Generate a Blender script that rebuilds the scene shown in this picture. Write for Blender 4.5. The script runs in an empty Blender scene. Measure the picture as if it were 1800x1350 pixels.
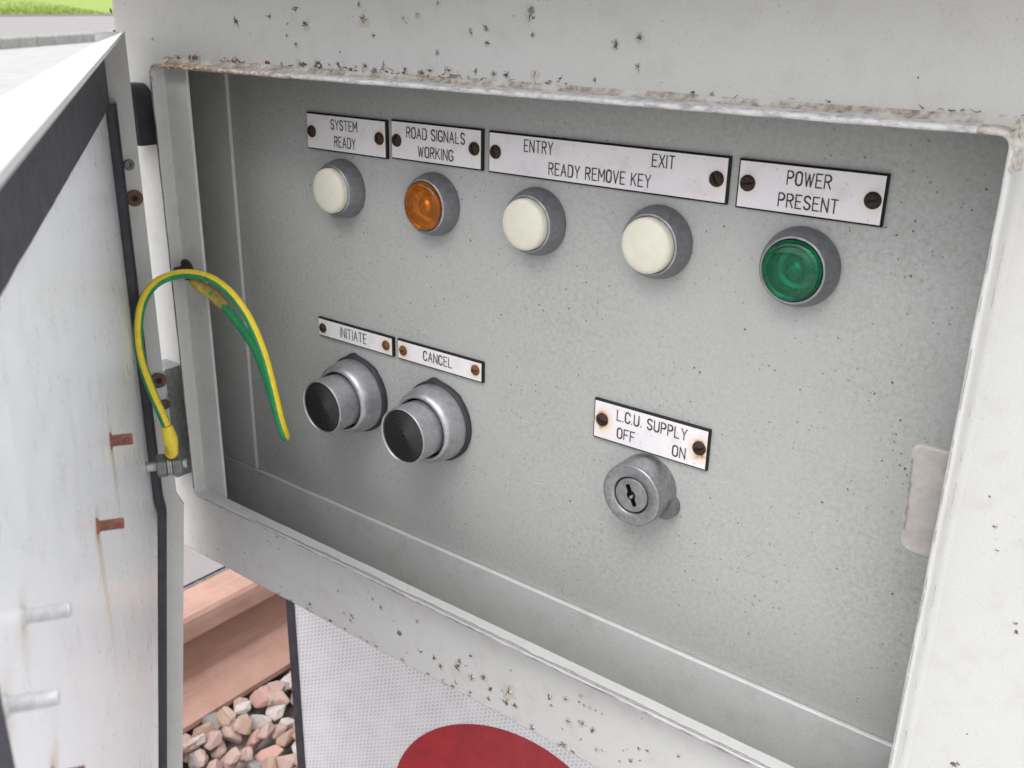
import bpy, math, random
from mathutils import Vector, Matrix, noise as mnoise
random.seed(7)
K = 4 / 3                      # modelling units -> metres
S = bpy.context.scene
COL = S.collection
R = math.radians

# ------------------------------------------------------------------ camera
cam_d = bpy.data.cameras.new('camera')
cam = bpy.data.objects.new('camera', cam_d)
COL.objects.link(cam)
right = Vector((.79056842, .61206254, .01951984))
down = Vector((.2303644, -.26771275, -.93555445))
fwd = Vector((-.56739212, .74411648, -.35264266))
M = Matrix((right, -down, -fwd)).transposed().to_4x4()
M.translation = Vector((0, -.351, 0)) * K
cam.matrix_world = M
cam_d.sensor_width = 36
cam_d.lens = 36 * 1722.616 / 1800
cam_d.clip_start = .005
cam_d.clip_end = 2000
cam_d.dof.use_dof = True
cam_d.dof.focus_distance = .43 * K
cam_d.dof.aperture_fstop = (cam_d.lens / 1000) / (.0009 * K)
S.camera = cam

# ------------------------------------------------------------------ sky, sun, exposure (overcast daylight)
SUN_EL, SUN_AZ = R(58), R(165)          # azimuth measured clockwise from +Y (the sun stands behind the camera)
w = bpy.data.worlds.new('World')
S.world = w
w.use_nodes = True
nt = w.node_tree
nt.nodes.clear()
sky = nt.nodes.new('ShaderNodeTexSky')
sky.sky_type = 'NISHITA'
sky.sun_disc = False
sky.sun_elevation = SUN_EL
sky.sun_rotation = SUN_AZ
sky.air_density = 1.0
sky.dust_density = 4.0
hs = nt.nodes.new('ShaderNodeHueSaturation')
hs.inputs['Saturation'].default_value = .16
bg = nt.nodes.new('ShaderNodeBackground')
bg.inputs['Strength'].default_value = .15
wo = nt.nodes.new('ShaderNodeOutputWorld')
nt.links.new(sky.outputs[0], hs.inputs['Color'])
cloud = nt.nodes.new('ShaderNodeMix')          # even white cloud cover over the clear sky
cloud.data_type = 'RGBA'
cloud.inputs[0].default_value = .8
wtc = nt.nodes.new('ShaderNodeTexCoord')
wsp = nt.nodes.new('ShaderNodeSeparateXYZ')
wmr = nt.nodes.new('ShaderNodeMapRange')
wmr.inputs[1].default_value, wmr.inputs[2].default_value, wmr.inputs[3].default_value, wmr.inputs[4].default_value = 0, 1, 3.6, 14.0
wcl = nt.nodes.new('ShaderNodeVectorMath')
wcl.operation = 'SCALE'
wcl.inputs[0].default_value = (.98, 1, 1.025)
nt.links.new(wtc.outputs['Generated'], wsp.inputs[0])
nt.links.new(wsp.outputs[2], wmr.inputs[0])
nt.links.new(wmr.outputs[0], wcl.inputs['Scale'])
nt.links.new(wcl.outputs[0], cloud.inputs[7])
nt.links.new(hs.outputs[0], cloud.inputs[6])
nt.links.new(cloud.outputs[2], bg.inputs[0])
nt.links.new(bg.outputs[0], wo.inputs[0])
sd = bpy.data.lights.new('sun', 'SUN')
sd.energy = 1.0
sd.angle = R(38)
sd.color = (1, .985, .965)
sun = bpy.data.objects.new('sun', sd)
COL.objects.link(sun)
dv = Vector((math.sin(SUN_AZ) * math.cos(SUN_EL), math.cos(SUN_AZ) * math.cos(SUN_EL), math.sin(SUN_EL)))
sun.rotation_euler = dv.to_track_quat('Z', 'Y').to_euler()
sun.location = dv * 5
S.view_settings.view_transform = 'Standard'
S.view_settings.look = 'None'
S.view_settings.gamma = 1
S.view_settings.exposure = .66

# ------------------------------------------------------------------ mesh helpers
class MB:
    def __init__(s):
        s.v, s.f, s.m, s.sm, s.c = [], [], [], [], {}
    def face(s, idx, m=0, smooth=False):
        s.f.append(tuple(idx)); s.m.append(m); s.sm.append(smooth)
    def add(s, pts):
        b = len(s.v); s.v += [Vector(p) for p in pts]; return b
    def poly(s, pts, m=0):
        b = s.add(pts); s.face(range(b, b + len(pts)), m)
    def box(s, a, b, m=0, bev=0):
        x0, y0, z0 = a; x1, y1, z1 = b
        if bev <= 0:
            i = s.add([(x0,y0,z0),(x1,y0,z0),(x1,y1,z0),(x0,y1,z0),(x0,y0,z1),(x1,y0,z1),(x1,y1,z1),(x0,y1,z1)])
            for q in ((3,2,1,0),(4,5,6,7),(0,1,5,4),(1,2,6,5),(2,3,7,6),(3,0,4,7)): s.face([i+k for k in q], m)
            return
        # chamfered box: each corner gives three vertices
        idx = {}
        for sx in (0,1):
            for sy in (0,1):
                for sz in (0,1):
                    X, Yc, Z = (x0,x1)[sx], (y0,y1)[sy], (z0,z1)[sz]
                    dx, dy, dz = (bev,-bev)[sx], (bev,-bev)[sy], (bev,-bev)[sz]
                    i = s.add([(X, Yc+dy, Z+dz), (X+dx, Yc, Z+dz), (X+dx, Yc+dy, Z)])
                    idx[sx,sy,sz] = i
        c = lambda sx,sy,sz,k: idx[sx,sy,sz]+k
        def fo(l, flip): s.face(l[::-1] if flip else l, m)
        for e in (0,1):
            fo([c(e,0,0,0),c(e,1,0,0),c(e,1,1,0),c(e,0,1,0)], e==0)
            fo([c(0,e,0,1),c(0,e,1,1),c(1,e,1,1),c(1,e,0,1)], e==0)
            fo([c(0,0,e,2),c(1,0,e,2),c(1,1,e,2),c(0,1,e,2)], e==0)
        for a_ in (0,1):
            for b_ in (0,1):
                s.face([c(0,a_,b_,1),c(0,a_,b_,2),c(1,a_,b_,2),c(1,a_,b_,1)][::1 if a_==b_ else -1], m)
                s.face([c(a_,0,b_,2),c(a_,0,b_,0),c(a_,1,b_,0),c(a_,1,b_,2)][::1 if a_==b_ else -1], m)
                s.face([c(a_,b_,0,0),c(a_,b_,0,1),c(a_,b_,1,1),c(a_,b_,1,0)][::1 if a_==b_ else -1], m)
        for a_ in (0,1):
            for b_ in (0,1):
                for e in (0,1):
                    s.face([c(a_,b_,e,0),c(a_,b_,e,1),c(a_,b_,e,2)][::1 if (a_+b_+e)%2 else -1], m)
    def loft(s, loops, m=0, smooth=True, closed=True, mats=None):
        n = len(loops[0]); b = [s.add(l) for l in loops]
        for j in range(len(loops)-1):
            for i in range(n if closed else n-1):
                k = (i+1) % n
                s.face((b[j]+i, b[j]+k, b[j+1]+k, b[j+1]+i), mats[j] if mats else m, smooth)
        return b
    def lathe(s, prof, c=(0,0,0), ax=(0,-1,0), n=40, m=0, mats=None, cap=True, smooth=True):
        ax = Vector(ax).normalized(); c = Vector(c)
        e1 = ax.orthogonal().normalized()
        if abs(ax.y) > .99: e1 = Vector((1,0,0))
        e2 = ax.cross(e1)
        loops = []
        for r, h in prof:
            r = max(r, 1e-5)
            loops.append([c + ax*h + (e1*math.cos(t)+e2*math.sin(t))*r for t in (2*math.pi*i/n for i in range(n))])
        b = s.loft(loops, m, smooth, True, mats)
        if cap: s.face([b[-1]+i for i in range(n)], mats[-1] if mats else m, False)
    def grid(s, fn, nu, nv, m=0, smooth=False, skip=None):
        b = s.add([fn(i/nu, j/nv) for j in range(nv+1) for i in range(nu+1)])
        for j in range(nv):
            for i in range(nu):
                if skip and skip((i+.5)/nu, (j+.5)/nv): continue
                a = b+j*(nu+1)+i
                s.face((a, a+1, a+nu+2, a+nu+1), m, smooth)
        return b
    def build(s, name, mats, parent=None, origin=None, color=None):
        o3 = Vector(origin) if origin is not None else (ORI[parent.name] if parent is not None else Vector((0,0,0)))
        me = bpy.data.meshes.new(name)
        me.from_pydata([(p-o3)*K for p in s.v], [], s.f)
        for mt in (mats if isinstance(mats, (list, tuple)) else [mats]): me.materials.append(mt)
        me.polygons.foreach_set('material_index', s.m)
        me.polygons.foreach_set('use_smooth', s.sm)
        if color:
            at = me.attributes.new('stain', 'FLOAT', 'POINT')
            at.data.foreach_set('value', [color(p) for p in s.v])
        me.update()
        o = bpy.data.objects.new(name, me)
        COL.objects.link(o)
        place(o, parent, o3)
        return o
ORI = {}
def place(o, parent, o3):
    o3 = Vector(o3); ORI[o.name] = o3
    if parent is not None:
        o.parent = parent; o.location = (o3-ORI[parent.name])*K
    else: o.location = o3*K
def thing(name, o3, label, cat, group=None):
    o = bpy.data.objects.new(name, None); COL.objects.link(o); o.empty_display_size = .05
    place(o, None, o3)
    return tag(o, label, cat, group)
def tag(o, label=None, cat=None, group=None, kind=None):
    if label: o['label'] = label
    if cat: o['category'] = cat
    if group: o['group'] = group
    if kind: o['kind'] = kind
    return o
def nz(x, y=0, z=0): return mnoise.noise(Vector((x, y, z)))
def smooth_path(pts, n=8):
    out = []; P = [Vector(p) for p in pts]; P = [P[0]*2-P[1]] + P + [P[-1]*2-P[-2]]
    for i in range(1, len(P)-2):
        a, b, c, d = P[i-1:i+3]
        for k in range(n):
            t = k/n
            out.append(.5*((2*b)+(c-a)*t+(2*a-5*b+4*c-d)*t*t+(3*b-3*c+d-a)*t**3))
    out.append(P[-2]); return out

# ------------------------------------------------------------------ material helpers
class NT:
    def __init__(s, name):
        s.mat = bpy.data.materials.new(name); s.mat.use_nodes = True
        s.t = s.mat.node_tree; s.t.nodes.clear()
        s.out = s.t.nodes.new('ShaderNodeOutputMaterial'); s.p = s.t.nodes.new('ShaderNodeBsdfPrincipled')
        s.t.links.new(s.p.outputs[0], s.out.inputs[0])
        s.tc = s.t.nodes.new('ShaderNodeTexCoord')
    def link(s, a, b): s.t.links.new(a, b)
    def put(s, sock, val):
        if isinstance(val, bpy.types.NodeSocket): s.link(val, sock)
        elif isinstance(val, (tuple, list)) and len(val) == 3 and sock.type == 'RGBA': sock.default_value = (*val, 1)
        else: sock.default_value = val
    def noise(s, scale, detail=3, rough=.55, vec=None, dist=0):
        n = s.t.nodes.new('ShaderNodeTexNoise'); n.inputs['Scale'].default_value = scale
        n.inputs['Detail'].default_value = detail; n.inputs['Roughness'].default_value = rough; n.inputs['Distortion'].default_value = dist
        s.link(vec or s.tc.outputs['Object'], n.inputs['Vector']); return n.outputs[0]
    def vor(s, scale, feature='F1', vec=None, out='Distance'):
        n = s.t.nodes.new('ShaderNodeTexVoronoi'); n.feature = feature; n.inputs['Scale'].default_value = scale
        s.link(vec or s.tc.outputs['Object'], n.inputs['Vector']); return n.outputs[out]
    def mapr(s, v, a, b, c=0., d=1., smooth=False):
        n = s.t.nodes.new('ShaderNodeMapRange'); n.clamp = True
        if smooth: n.interpolation_type = 'SMOOTHSTEP'
        s.put(n.inputs[0], v); n.inputs[1].default_value = a; n.inputs[2].default_value = b; n.inputs[3].default_value = c; n.inputs[4].default_value = d
        return n.outputs[0]
    def mix(s, f, a, b):
        n = s.t.nodes.new('ShaderNodeMix'); n.data_type = 'RGBA'
        s.put(n.inputs[0], f); s.put(n.inputs[6], a); s.put(n.inputs[7], b); return n.outputs[2]
    def math(s, op, a, b=0.):
        n = s.t.nodes.new('ShaderNodeMath'); n.operation = op
        s.put(n.inputs[0], a); s.put(n.inputs[1], b); return n.outputs[0]
    def vmath(s, op, a, b=None):
        n = s.t.nodes.new('ShaderNodeVectorMath'); n.operation = op
        s.put(n.inputs[0], a)
        if b is not None: s.put(n.inputs[1], b)
        return n.outputs['Value'] if op in ('DOT_PRODUCT','LENGTH') else n.outputs[0]
    def sep(s, v=None):
        n = s.t.nodes.new('ShaderNodeSeparateXYZ'); s.link(v or s.tc.outputs['Object'], n.inputs[0]); return n.outputs
    def scale(s, v3, vec=None):
        n = s.t.nodes.new('ShaderNodeMapping'); n.inputs['Scale'].default_value = v3
        s.link(vec or s.tc.outputs['Object'], n.inputs[0]); return n.outputs[0]
    def attr(s, name):
        n = s.t.nodes.new('ShaderNodeAttribute'); n.attribute_name = name; return n.outputs['Fac']
    def bump(s, h, strength, dist):
        n = s.t.nodes.new('ShaderNodeBump'); n.inputs['Strength'].default_value = strength; n.inputs['Distance'].default_value = dist
        s.link(h, n.inputs['Height']); s.link(n.outputs[0], s.p.inputs['Normal'])
    def set(s, **k):
        for n, v in k.items(): s.put(s.p.inputs[n.replace('_', ' ')], v)
        return s.mat
def plain(name, col, rough=.5, metal=0, var=.12, scale=120, bump=0, spec=.5, coat=0):
    t = NT(name); n = t.noise(scale, 4)
    a = tuple(c*(1-var) for c in col); b = tuple(min(1, c*(1+var)) for c in col)
    c = t.mix(t.mapr(n, .3, .7), a, b)
    t.set(Base_Color=c, Metallic=metal, Roughness=t.mapr(t.noise(scale*2.3), .3, .7, max(.03, rough-.08), min(1, rough+.08)))
    t.p.inputs['Specular IOR Level'].default_value = spec; t.p.inputs['Coat Weight'].default_value = coat
    if bump: t.bump(n, bump, .001)
    return t.mat
def paint(name, col, speck=.5, rough=.35, grime=.3, coat=0., speck_col=(.10,.09,.075), streak=0, bmp=.12, stain=False):
    t = NT(name)
    big = t.noise(7, 3); mid = t.noise(60, 5, .65); fine = t.noise(900, 2)
    c = t.mix(t.mapr(big, .3, .7), tuple(v*.96 for v in col), tuple(min(1, v*1.03) for v in col))
    c = t.mix(t.math('MULTIPLY', t.mapr(mid, .5, .78), grime), c, (.30,.27,.22))
    c = t.mix(t.math('MULTIPLY', t.mapr(fine, .35, .75), .10+.16*speck), c, (.22,.21,.19))
    if speck > .5:
        gr = t.noise(330, 3, .7); mo = t.noise(9, 4, .65)
        c = t.mix(t.math('MULTIPLY', t.mapr(gr, .42, .72), t.mapr(mo, .35, .7, .12, .5)), c, (.20,.205,.185))
        c = t.mix(t.math('MULTIPLY', t.mapr(t.noise(5, 3), .5, .72), .08), c, (.36,.36,.32))
    if streak:
        st = t.noise(1, 4, .6, t.scale((160, 160, 9)))
        c = t.mix(t.math('MULTIPLY', t.mapr(st, .58, .75), streak), c, (.25,.23,.2))
    # specks of dirt and small paint pits, clustered by a slower noise
    v = t.vor(260); cl = t.mapr(t.noise(22, 3), .35, .7); rnd = t.vor(260, out='Color')
    dot = t.math('MULTIPLY', t.mapr(v, .10, .22, 1, 0), t.mapr(t.sep(rnd)[0], .62, .64))
    v2 = t.vor(700); rnd2 = t.vor(700, out='Color')
    dot2 = t.math('MULTIPLY', t.mapr(v2, .12, .3, 1, 0), t.mapr(t.sep(rnd2)[1], .66, .7))
    d = t.math('MULTIPLY', t.math('ADD', dot, t.math('MULTIPLY', dot2, .6)), t.math('MULTIPLY', cl, speck))
    c = t.mix(t.math('MINIMUM', d, .9), c, speck_col)
    if stain:
        sa = t.attr('stain'); sn = t.noise(160, 4, .6)
        c = t.mix(t.math('MULTIPLY', t.mapr(sa, 0, .7, 0, .75), t.mapr(sn, .25, .6, .5, 1)), c, (.60,.45,.22))
        c = t.mix(t.mapr(sa, .6, 1, 0, .8), c, (.30,.14,.06))
    t.set(Base_Color=c, Roughness=t.mapr(mid, .3, .75, rough-.06, rough+.12))
    t.p.inputs['Coat Weight'].default_value = coat; t.p.inputs['Coat Roughness'].default_value = .12
    h = t.math('ADD', t.math('MULTIPLY', t.noise(420, 2), .35), t.noise(45, 2))
    t.bump(h, bmp, .0006)
    return t.mat

# measured positions (modelling units; chips in mm)
PLATES = {
 'SYS': ((-0.4032, -0.3469, -0.0668, -0.0497), [('SYSTEM', -0.385, -0.0562, 0.0187, 0.0047), ('READY', -0.3829, -0.0647, 0.0151, 0.005)], [(-0.3998, -0.0585), (-0.3509, -0.058)]),
 'ROAD': ((-0.3425, -0.2867, -0.0661, -0.049), [('ROAD SIGNALS', -0.3324, -0.0559, 0.0362, 0.0049), ('WORKING', -0.3251, -0.0641, 0.0219, 0.0048)], [(-0.3391, -0.0578), (-0.2905, -0.0573)]),
 'ENT': ((-0.2817, -0.1653, -0.0662, -0.0493), [('ENTRY', -0.262, -0.0557, 0.0151, 0.0049), ('EXIT', -0.198, -0.0556, 0.0099, 0.0048), ('READY REMOVE KEY', -0.2485, -0.0642, 0.0502, 0.0049)], [(-0.2781, -0.0575), (-0.1695, -0.0575)]),
 'POW': ((-0.1602, -0.1058, -0.0666, -0.0495), [('POWER', -0.1412, -0.0562, 0.0163, 0.0048), ('PRESENT', -0.1437, -0.0645, 0.0223, 0.0048)], [(-0.1566, -0.0576), (-0.1094, -0.0583)]),
 'INI': ((-0.4023, -0.3459, -0.1691, -0.1598), [('INITIATE', -0.3848, -0.1668, 0.02, 0.0053)], [(-0.3989, -0.1648), (-0.3501, -0.1643)]),
 'CAN': ((-0.3414, -0.2852, -0.169, -0.1596), [('CANCEL', -0.3233, -0.1663, 0.019, 0.0049)], [(-0.3377, -0.1644), (-0.289, -0.1637)]),
 'LCU': ((-0.2187, -0.1626, -0.1787, -0.1613), [('L.C.U. SUPPLY', -0.2069, -0.168, 0.0346, 0.0049), ('OFF', -0.2063, -0.1763, 0.0089, 0.0048), ('ON', -0.1783, -0.1767, 0.006, 0.0049)], [(-0.2146, -0.1698), (-0.1661, -0.1698)])}
CHIPS_TOP = [(-405.8, -5.2, 3.9), (-381.4, -2.6, 2.9), (-363.2, 0.4, 2.8), (-356.7, -6.0, 3.6), (-368.8, -5.9, 1.2), (-369.8, -10.8, 1.2), (-363.8, -14.5, 1.4), (-395.3, -10.6, 0.8), (-322.4, 2.9, 1.5), (-320.2, -3.3, 3.4), (-314.1, -9.3, 1.9), (-297.0, -2.2, 1.1), (-289.0, -0.8, 1.6), (-277.8, 3.9, 1.7), (-260.8, -6.4, 2.4), (-253.4, -5.0, 2.7), (-252.5, -10.3, 2.0), (-278.5, -14.9, 1.8), (-335.1, -17.0, 1.9), (-407.5, -23.4, 2.2), (-361.4, -22.9, 3.2), (-350.3, -22.4, 3.1), (-336.0, -22.5, 4.0), (-320.1, -21.8, 2.2), (-308.7, -21.3, 2.8), (-296.4, -22.4, 2.5), (-287.6, -23.2, 1.1), (-282.6, -22.0, 2.1), (-272.8, -21.3, 2.1), (-267.1, -22.9, 1.7), (-258.6, -21.2, 2.0), (-249.1, -21.7, 1.7), (-242.6, -21.7, 2.5), (-374.4, -23.1, 1.1), (-342.3, -22.4, 1.6), (-325.7, -22.7, 1.4), (-232.0, 0.9, 4.1), (-194.5, -9.1, 2.6), (-184.7, -6.4, 2.7), (-184.6, -16.3, 2.3), (-230.7, -7.0, 1.6), (-229.4, -20.7, 2.0), (-217.6, -22.2, 2.0), (-202.5, -21.8, 1.9), (-155.4, -23.5, 1.6), (-454.1, -25.6, 2.9), (-444.3, -24.1, 2.5), (-439.5, -23.3, 3.1), (-380.7, -3.2, 0.9), (-475.5, -15.3, 1.6), (-511.0, -2.0, 2.1)]
CHIPS_BOTTOM = [(-308.0, -303.8, 3.1), (-294.9, -291.5, 1.7), (-292.9, -308.7, 2.7), (-303.0, -314.3, 0.9), (-283.3, -308.2, 2.6), (-278.8, -311.2, 2.6), (-267.8, -306.0, 3.4), (-266.7, -302.5, 2.6), (-259.2, -296.1, 2.1), (-262.4, -303.4, 1.7), (-258.6, -308.5, 3.0), (-250.7, -304.7, 3.0), (-268.8, -316.4, 1.7), (-246.5, -309.5, 3.4), (-235.4, -305.4, 4.2), (-237.2, -312.6, 3.4), (-231.2, -311.5, 2.5), (-259.1, -317.7, 2.2), (-247.5, -315.8, 2.1), (-260.1, -323.2, 1.7), (-234.2, -292.5, 1.0), (-211.3, -296.8, 2.8), (-210.2, -300.9, 2.4), (-202.2, -293.1, 2.0), (-194.3, -287.3, 1.2), (-195.0, -291.3, 1.1), (-192.3, -291.6, 1.1), (-189.2, -291.5, 1.1), (-186.1, -291.3, 1.1), (-182.6, -291.3, 1.1), (-200.2, -305.1, 2.0), (-193.1, -301.8, 2.8), (-203.2, -310.4, 1.2), (-187.2, -302.8, 2.8), (-193.0, -311.1, 1.5), (-184.4, -312.4, 1.6), (-181.4, -311.2, 1.2), (-170.5, -305.2, 0.9), (-162.8, -300.1, 1.7), (-158.8, -298.8, 1.4), (-166.4, -308.4, 2.0), (-162.0, -305.9, 0.9), (-143.9, -293.6, 1.5), (-172.1, -312.1, 1.0), (-220.5, -322.4, 3.0), (-202.2, -322.2, 3.0), (-162.4, -283.5, 0.8), (-305.6, -322.8, 1.8), (-288.0, -323.7, 1.6), (-277.8, -322.8, 2.2), (-487.6, -311.6, 0.9), (-472.0, -309.3, 1.3), (-462.2, -311.3, 1.1), (-458.9, -306.3, 0.7), (-489.3, -309.3, 0.5), (-479.6, -318.8, 0.7), (-474.6, -321.7, 0.7), (-435.2, -304.1, 0.7), (-427.4, -302.1, 0.7), (-446.0, -318.4, 0.7), (-410.1, -288.9, 0.8), (-412.4, -287.5, 0.7), (-403.5, -281.6, 1.2), (-402.4, -289.1, 1.2), (-385.4, -285.8, 0.8), (-403.1, -314.5, 0.8), (-423.4, -321.7, 0.8), (-405.6, -321.4, 1.5), (-378.2, -316.0, 2.4), (-380.4, -322.3, 1.6), (-354.2, -297.3, 1.4), (-350.2, -309.9, 1.2), (-343.8, -309.3, 2.3), (-330.3, -288.4, 0.9), (-326.9, -291.2, 1.1), (-321.0, -294.2, 1.6), (-345.0, -312.5, 1.5)]
CHIPS_RIGHT = [(-44.4, -147.8, 0.8), (-42.7, -155.6, 1.0), (-32.9, -178.7, 0.8), (-32.3, -181.7, 1.0), (-47.8, -138.5, 0.6), (-40.7, -239.5, 2.1), (-39.3, -225.9, 0.7)]
CABLE_PATH = [(-0.4366, -0.0785, -0.2287), (-0.4358, -0.0795, -0.2237), (-0.4347, -0.081, -0.2152), (-0.4367, -0.081, -0.2091), (-0.4394, -0.081, -0.2039), (-0.4481, -0.081, -0.1892), (-0.4572, -0.079, -0.1742), (-0.4628, -0.075, -0.1604), (-0.4654, -0.069, -0.148), (-0.4628, -0.062, -0.1391), (-0.4558, -0.055, -0.1346), (-0.445, -0.05, -0.133), (-0.432, -0.047, -0.1345), (-0.4183, -0.046, -0.1402), (-0.4059, -0.046, -0.1505), (-0.3966, -0.046, -0.1659), (-0.3904, -0.046, -0.185), (-0.3873, -0.045, -0.2023), (-0.388, -0.042, -0.2123), (-0.3925, -0.0385, -0.2161), (-0.3994, -0.035, -0.2121), (-0.4069, -0.033, -0.2009), (-0.4146, -0.032, -0.185), (-0.4218, -0.0325, -0.1723), (-0.4315, -0.0335, -0.162), (-0.4367, -0.038, -0.1523), (-0.4411, -0.0425, -0.1448), (-0.445, -0.0465, -0.1403), (-0.4502, -0.0475, -0.1375), (-0.454, -0.047, -0.1345)]
MT = {}
MT['white'] = paint('weathered_white_paint', (.575,.573,.562), speck=.2, rough=.33, grime=.22)
MT['panel'] = paint('grey_panel_paint', (.470,.478,.466), speck=.85, rough=.42, grime=.15)
MT['inner'] = paint('inner_frame_paint', (.58,.585,.575), speck=.4, rough=.42, grime=.3)
MT['doorskin'] = paint('door_inner_paint', (.88,.89,.93), speck=.05, rough=.30, grime=.02, coat=.15, bmp=.0, stain=True)
MT['bare'] = plain('bare_zinc_grey', (.27,.26,.26), .5, .4, .35, 500, .3)
MT['crack'] = plain('dark_paint_crack', (.12,.098,.085), .8, 0, .4, 700)
MT['flake'] = plain('lifted_paint_flake', (.60,.57,.52), .5, 0, .1, 300)
MT['rustspot'] = plain('rust_spot', (.17,.075,.035), .85, 0, .4, 800, .5)
t = NT('brown_grime'); n1 = t.noise(330, 6, .7); n2 = t.noise(90, 4, .6)
c = t.mix(t.mapr(n1, .38, .62), (.24,.195,.16), (.50,.46,.41)); c = t.mix(t.mapr(n2, .45, .6), c, (.58,.565,.54))
MT['grime'] = t.set(Base_Color=c, Roughness=.8); t.bump(n1, .5, .0008)
MT['halo'] = plain('faint_rust_halo', (.50,.465,.415), .5, 0, .06, 200)
MT['sillbare'] = plain('pale_bare_metal', (.42,.405,.415), .5, .2, .25, 400, .3)
MT['ridge'] = plain('highlit_black_ridge', (.035,.034,.036), .5, 0, .5, 900)  # ridge tops painted lighter, as highlights on the groove edges
MT['rubber'] = plain('dark_rubber_seal', (.035,.034,.045), .55, 0, .3, 90, .2)
MT['black'] = plain('black_plastic', (.010,.009,.009), .5, 0, .2, 300, 0, .3)
MT['bezel'] = plain('dull_grey_metal_bezel', (.20,.20,.215), .42, .35, .14, 260, .1)
MT['chrome'] = plain('worn_chrome', (.50,.50,.52), .46, .85, .14, 260, .05)
MT['steel'] = plain('zinc_plated_steel', (.36,.36,.37), .42, .85, .2, 300, .15)
MT['bolt_grey'] = plain('dull_grey_nut', (.20,.205,.205), .5, .5, .2, 300, .15)
MT['screw_dark'] = plain('dark_rusted_screw', (.040,.022,.018), .7, .15, .5, 700, .6)
MT['screw_rust'] = plain('orange_rusted_screw', (.19,.075,.03), .75, .1, .5, 700, .6)
MT['rust_thread'] = plain('rusted_thread', (.21,.085,.055), .8, 0, .35, 500, .5)
MT['ink'] = plain('black_engraving', (.035,.03,.033), .6, 0, .2, 400)
MT['yellow'] = plain('yellow_insulation', (.86,.62,.03), .35, 0, .1, 200)
MT['green'] = plain('green_insulation', (.02,.30,.11), .32, 0, .15, 200)
MT['boot'] = plain('yellow_crimp_boot', (.86,.66,.05), .35, 0, .08, 200)
MT['boot_old'] = plain('dirty_yellow_boot', (.48,.33,.07), .55, 0, .35, 260, .3)

# plate face: white laminate, rust halo around the screws read from the 'stain' attribute
t = NT('white_laminate')
c = t.mix(t.mapr(t.noise(90, 5), .5, .8, 0, .35), (.84,.80,.82), (.54,.50,.49))
st = t.attr('stain')
c = t.mix(t.math('MULTIPLY', t.mapr(st, .0, .55), .55), c, (.80,.62,.34))
c = t.mix(t.mapr(st, .5, 1.0), c, (.38,.17,.06))
dirt = t.math('MULTIPLY', t.mapr(t.vor(420), .08, .2, 1, 0), t.mapr(t.sep(t.vor(420, out='Color'))[0], .8, .82))
c = t.mix(t.math('MULTIPLY', dirt, .6), c, (.2,.15,.14))
MT['laminate'] = t.set(Base_Color=c, Roughness=.35)

def lens_mat(name, col, rough):
    t = NT(name)
    n = t.noise(120, 3)
    t.set(Base_Color=t.mix(t.mapr(n, .3, .7), tuple(c*.85 for c in col), col), Roughness=t.mapr(t.noise(300, 3), .3, .7, rough*.6, rough*1.4), IOR=1.46)
    t.p.inputs['Transmission Weight'].default_value = .92
    return t.mat
MT['amber'] = lens_mat('amber_lens_plastic', (.90,.25,.006), .15)
MT['greenlens'] = lens_mat('green_lens_plastic', (.003,.27,.12), .15)
MT['reflector'] = plain('satin_reflector', (.72,.71,.68), .32, .7, .2, 160, .4)
t = NT('cream_lens_plastic')
c = t.mix(t.mapr(t.noise(110, 3), .3, .7), (.68,.66,.545), (.75,.73,.63))
MT['cream'] = t.set(Base_Color=c, Roughness=.4)
t.p.inputs['Subsurface Weight'].default_value = .3; t.p.inputs['Subsurface Radius'].default_value = (.006,.005,.004); t.p.inputs['Subsurface Scale'].default_value = 1

# worn front edge of the rain lip: rust at the hinge end fading to bare galvanising
t = NT('worn_lip_edge'); x, y, z = t.sep()
v = t.scale((260, 200, 700))
n1 = t.noise(1, 5, .7, v); n2 = t.noise(1, 4, .6, t.scale((150, 300, 420)))
rustc = t.mix(t.mapr(n2, .35, .65), (.20,.075,.035), (.42,.24,.13))
cream = (.66,.62,.52); galv = t.mix(t.mapr(n2, .35, .62), (.30,.295,.32), (.62,.61,.63))
left = t.mix(t.mapr(n1, .42, .54), cream, rustc)
rightc = t.mix(t.mapr(n1, .36, .56), (.64,.62,.6), galv)
f = t.mapr(t.math('ADD', x, t.math('MULTIPLY', n1, .05)), -.22, -.08)
MT['wornlip'] = t.set(Base_Color=t.mix(f, left, rightc), Roughness=.6)
t.bump(n1, .6, .0006)
t = NT('brown_stained_edge')
n1 = t.noise(1, 5, .65, t.scale((300, 300, 70)))
MT['dirtyedge'] = t.set(Base_Color=t.mix(t.mapr(n1, .38, .6), (.13,.10,.085), (.36,.30,.24)), Roughness=.7)
t = NT('flaking_sill_edge')
n1 = t.noise(1, 5, .65, t.scale((90, 300, 500)))
MT['silledge'] = t.set(Base_Color=t.mix(t.mapr(n1, .35, .62), (.20,.17,.185), (.50,.48,.50)), Roughness=.6)
t.bump(n1, .6, .0006)

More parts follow.
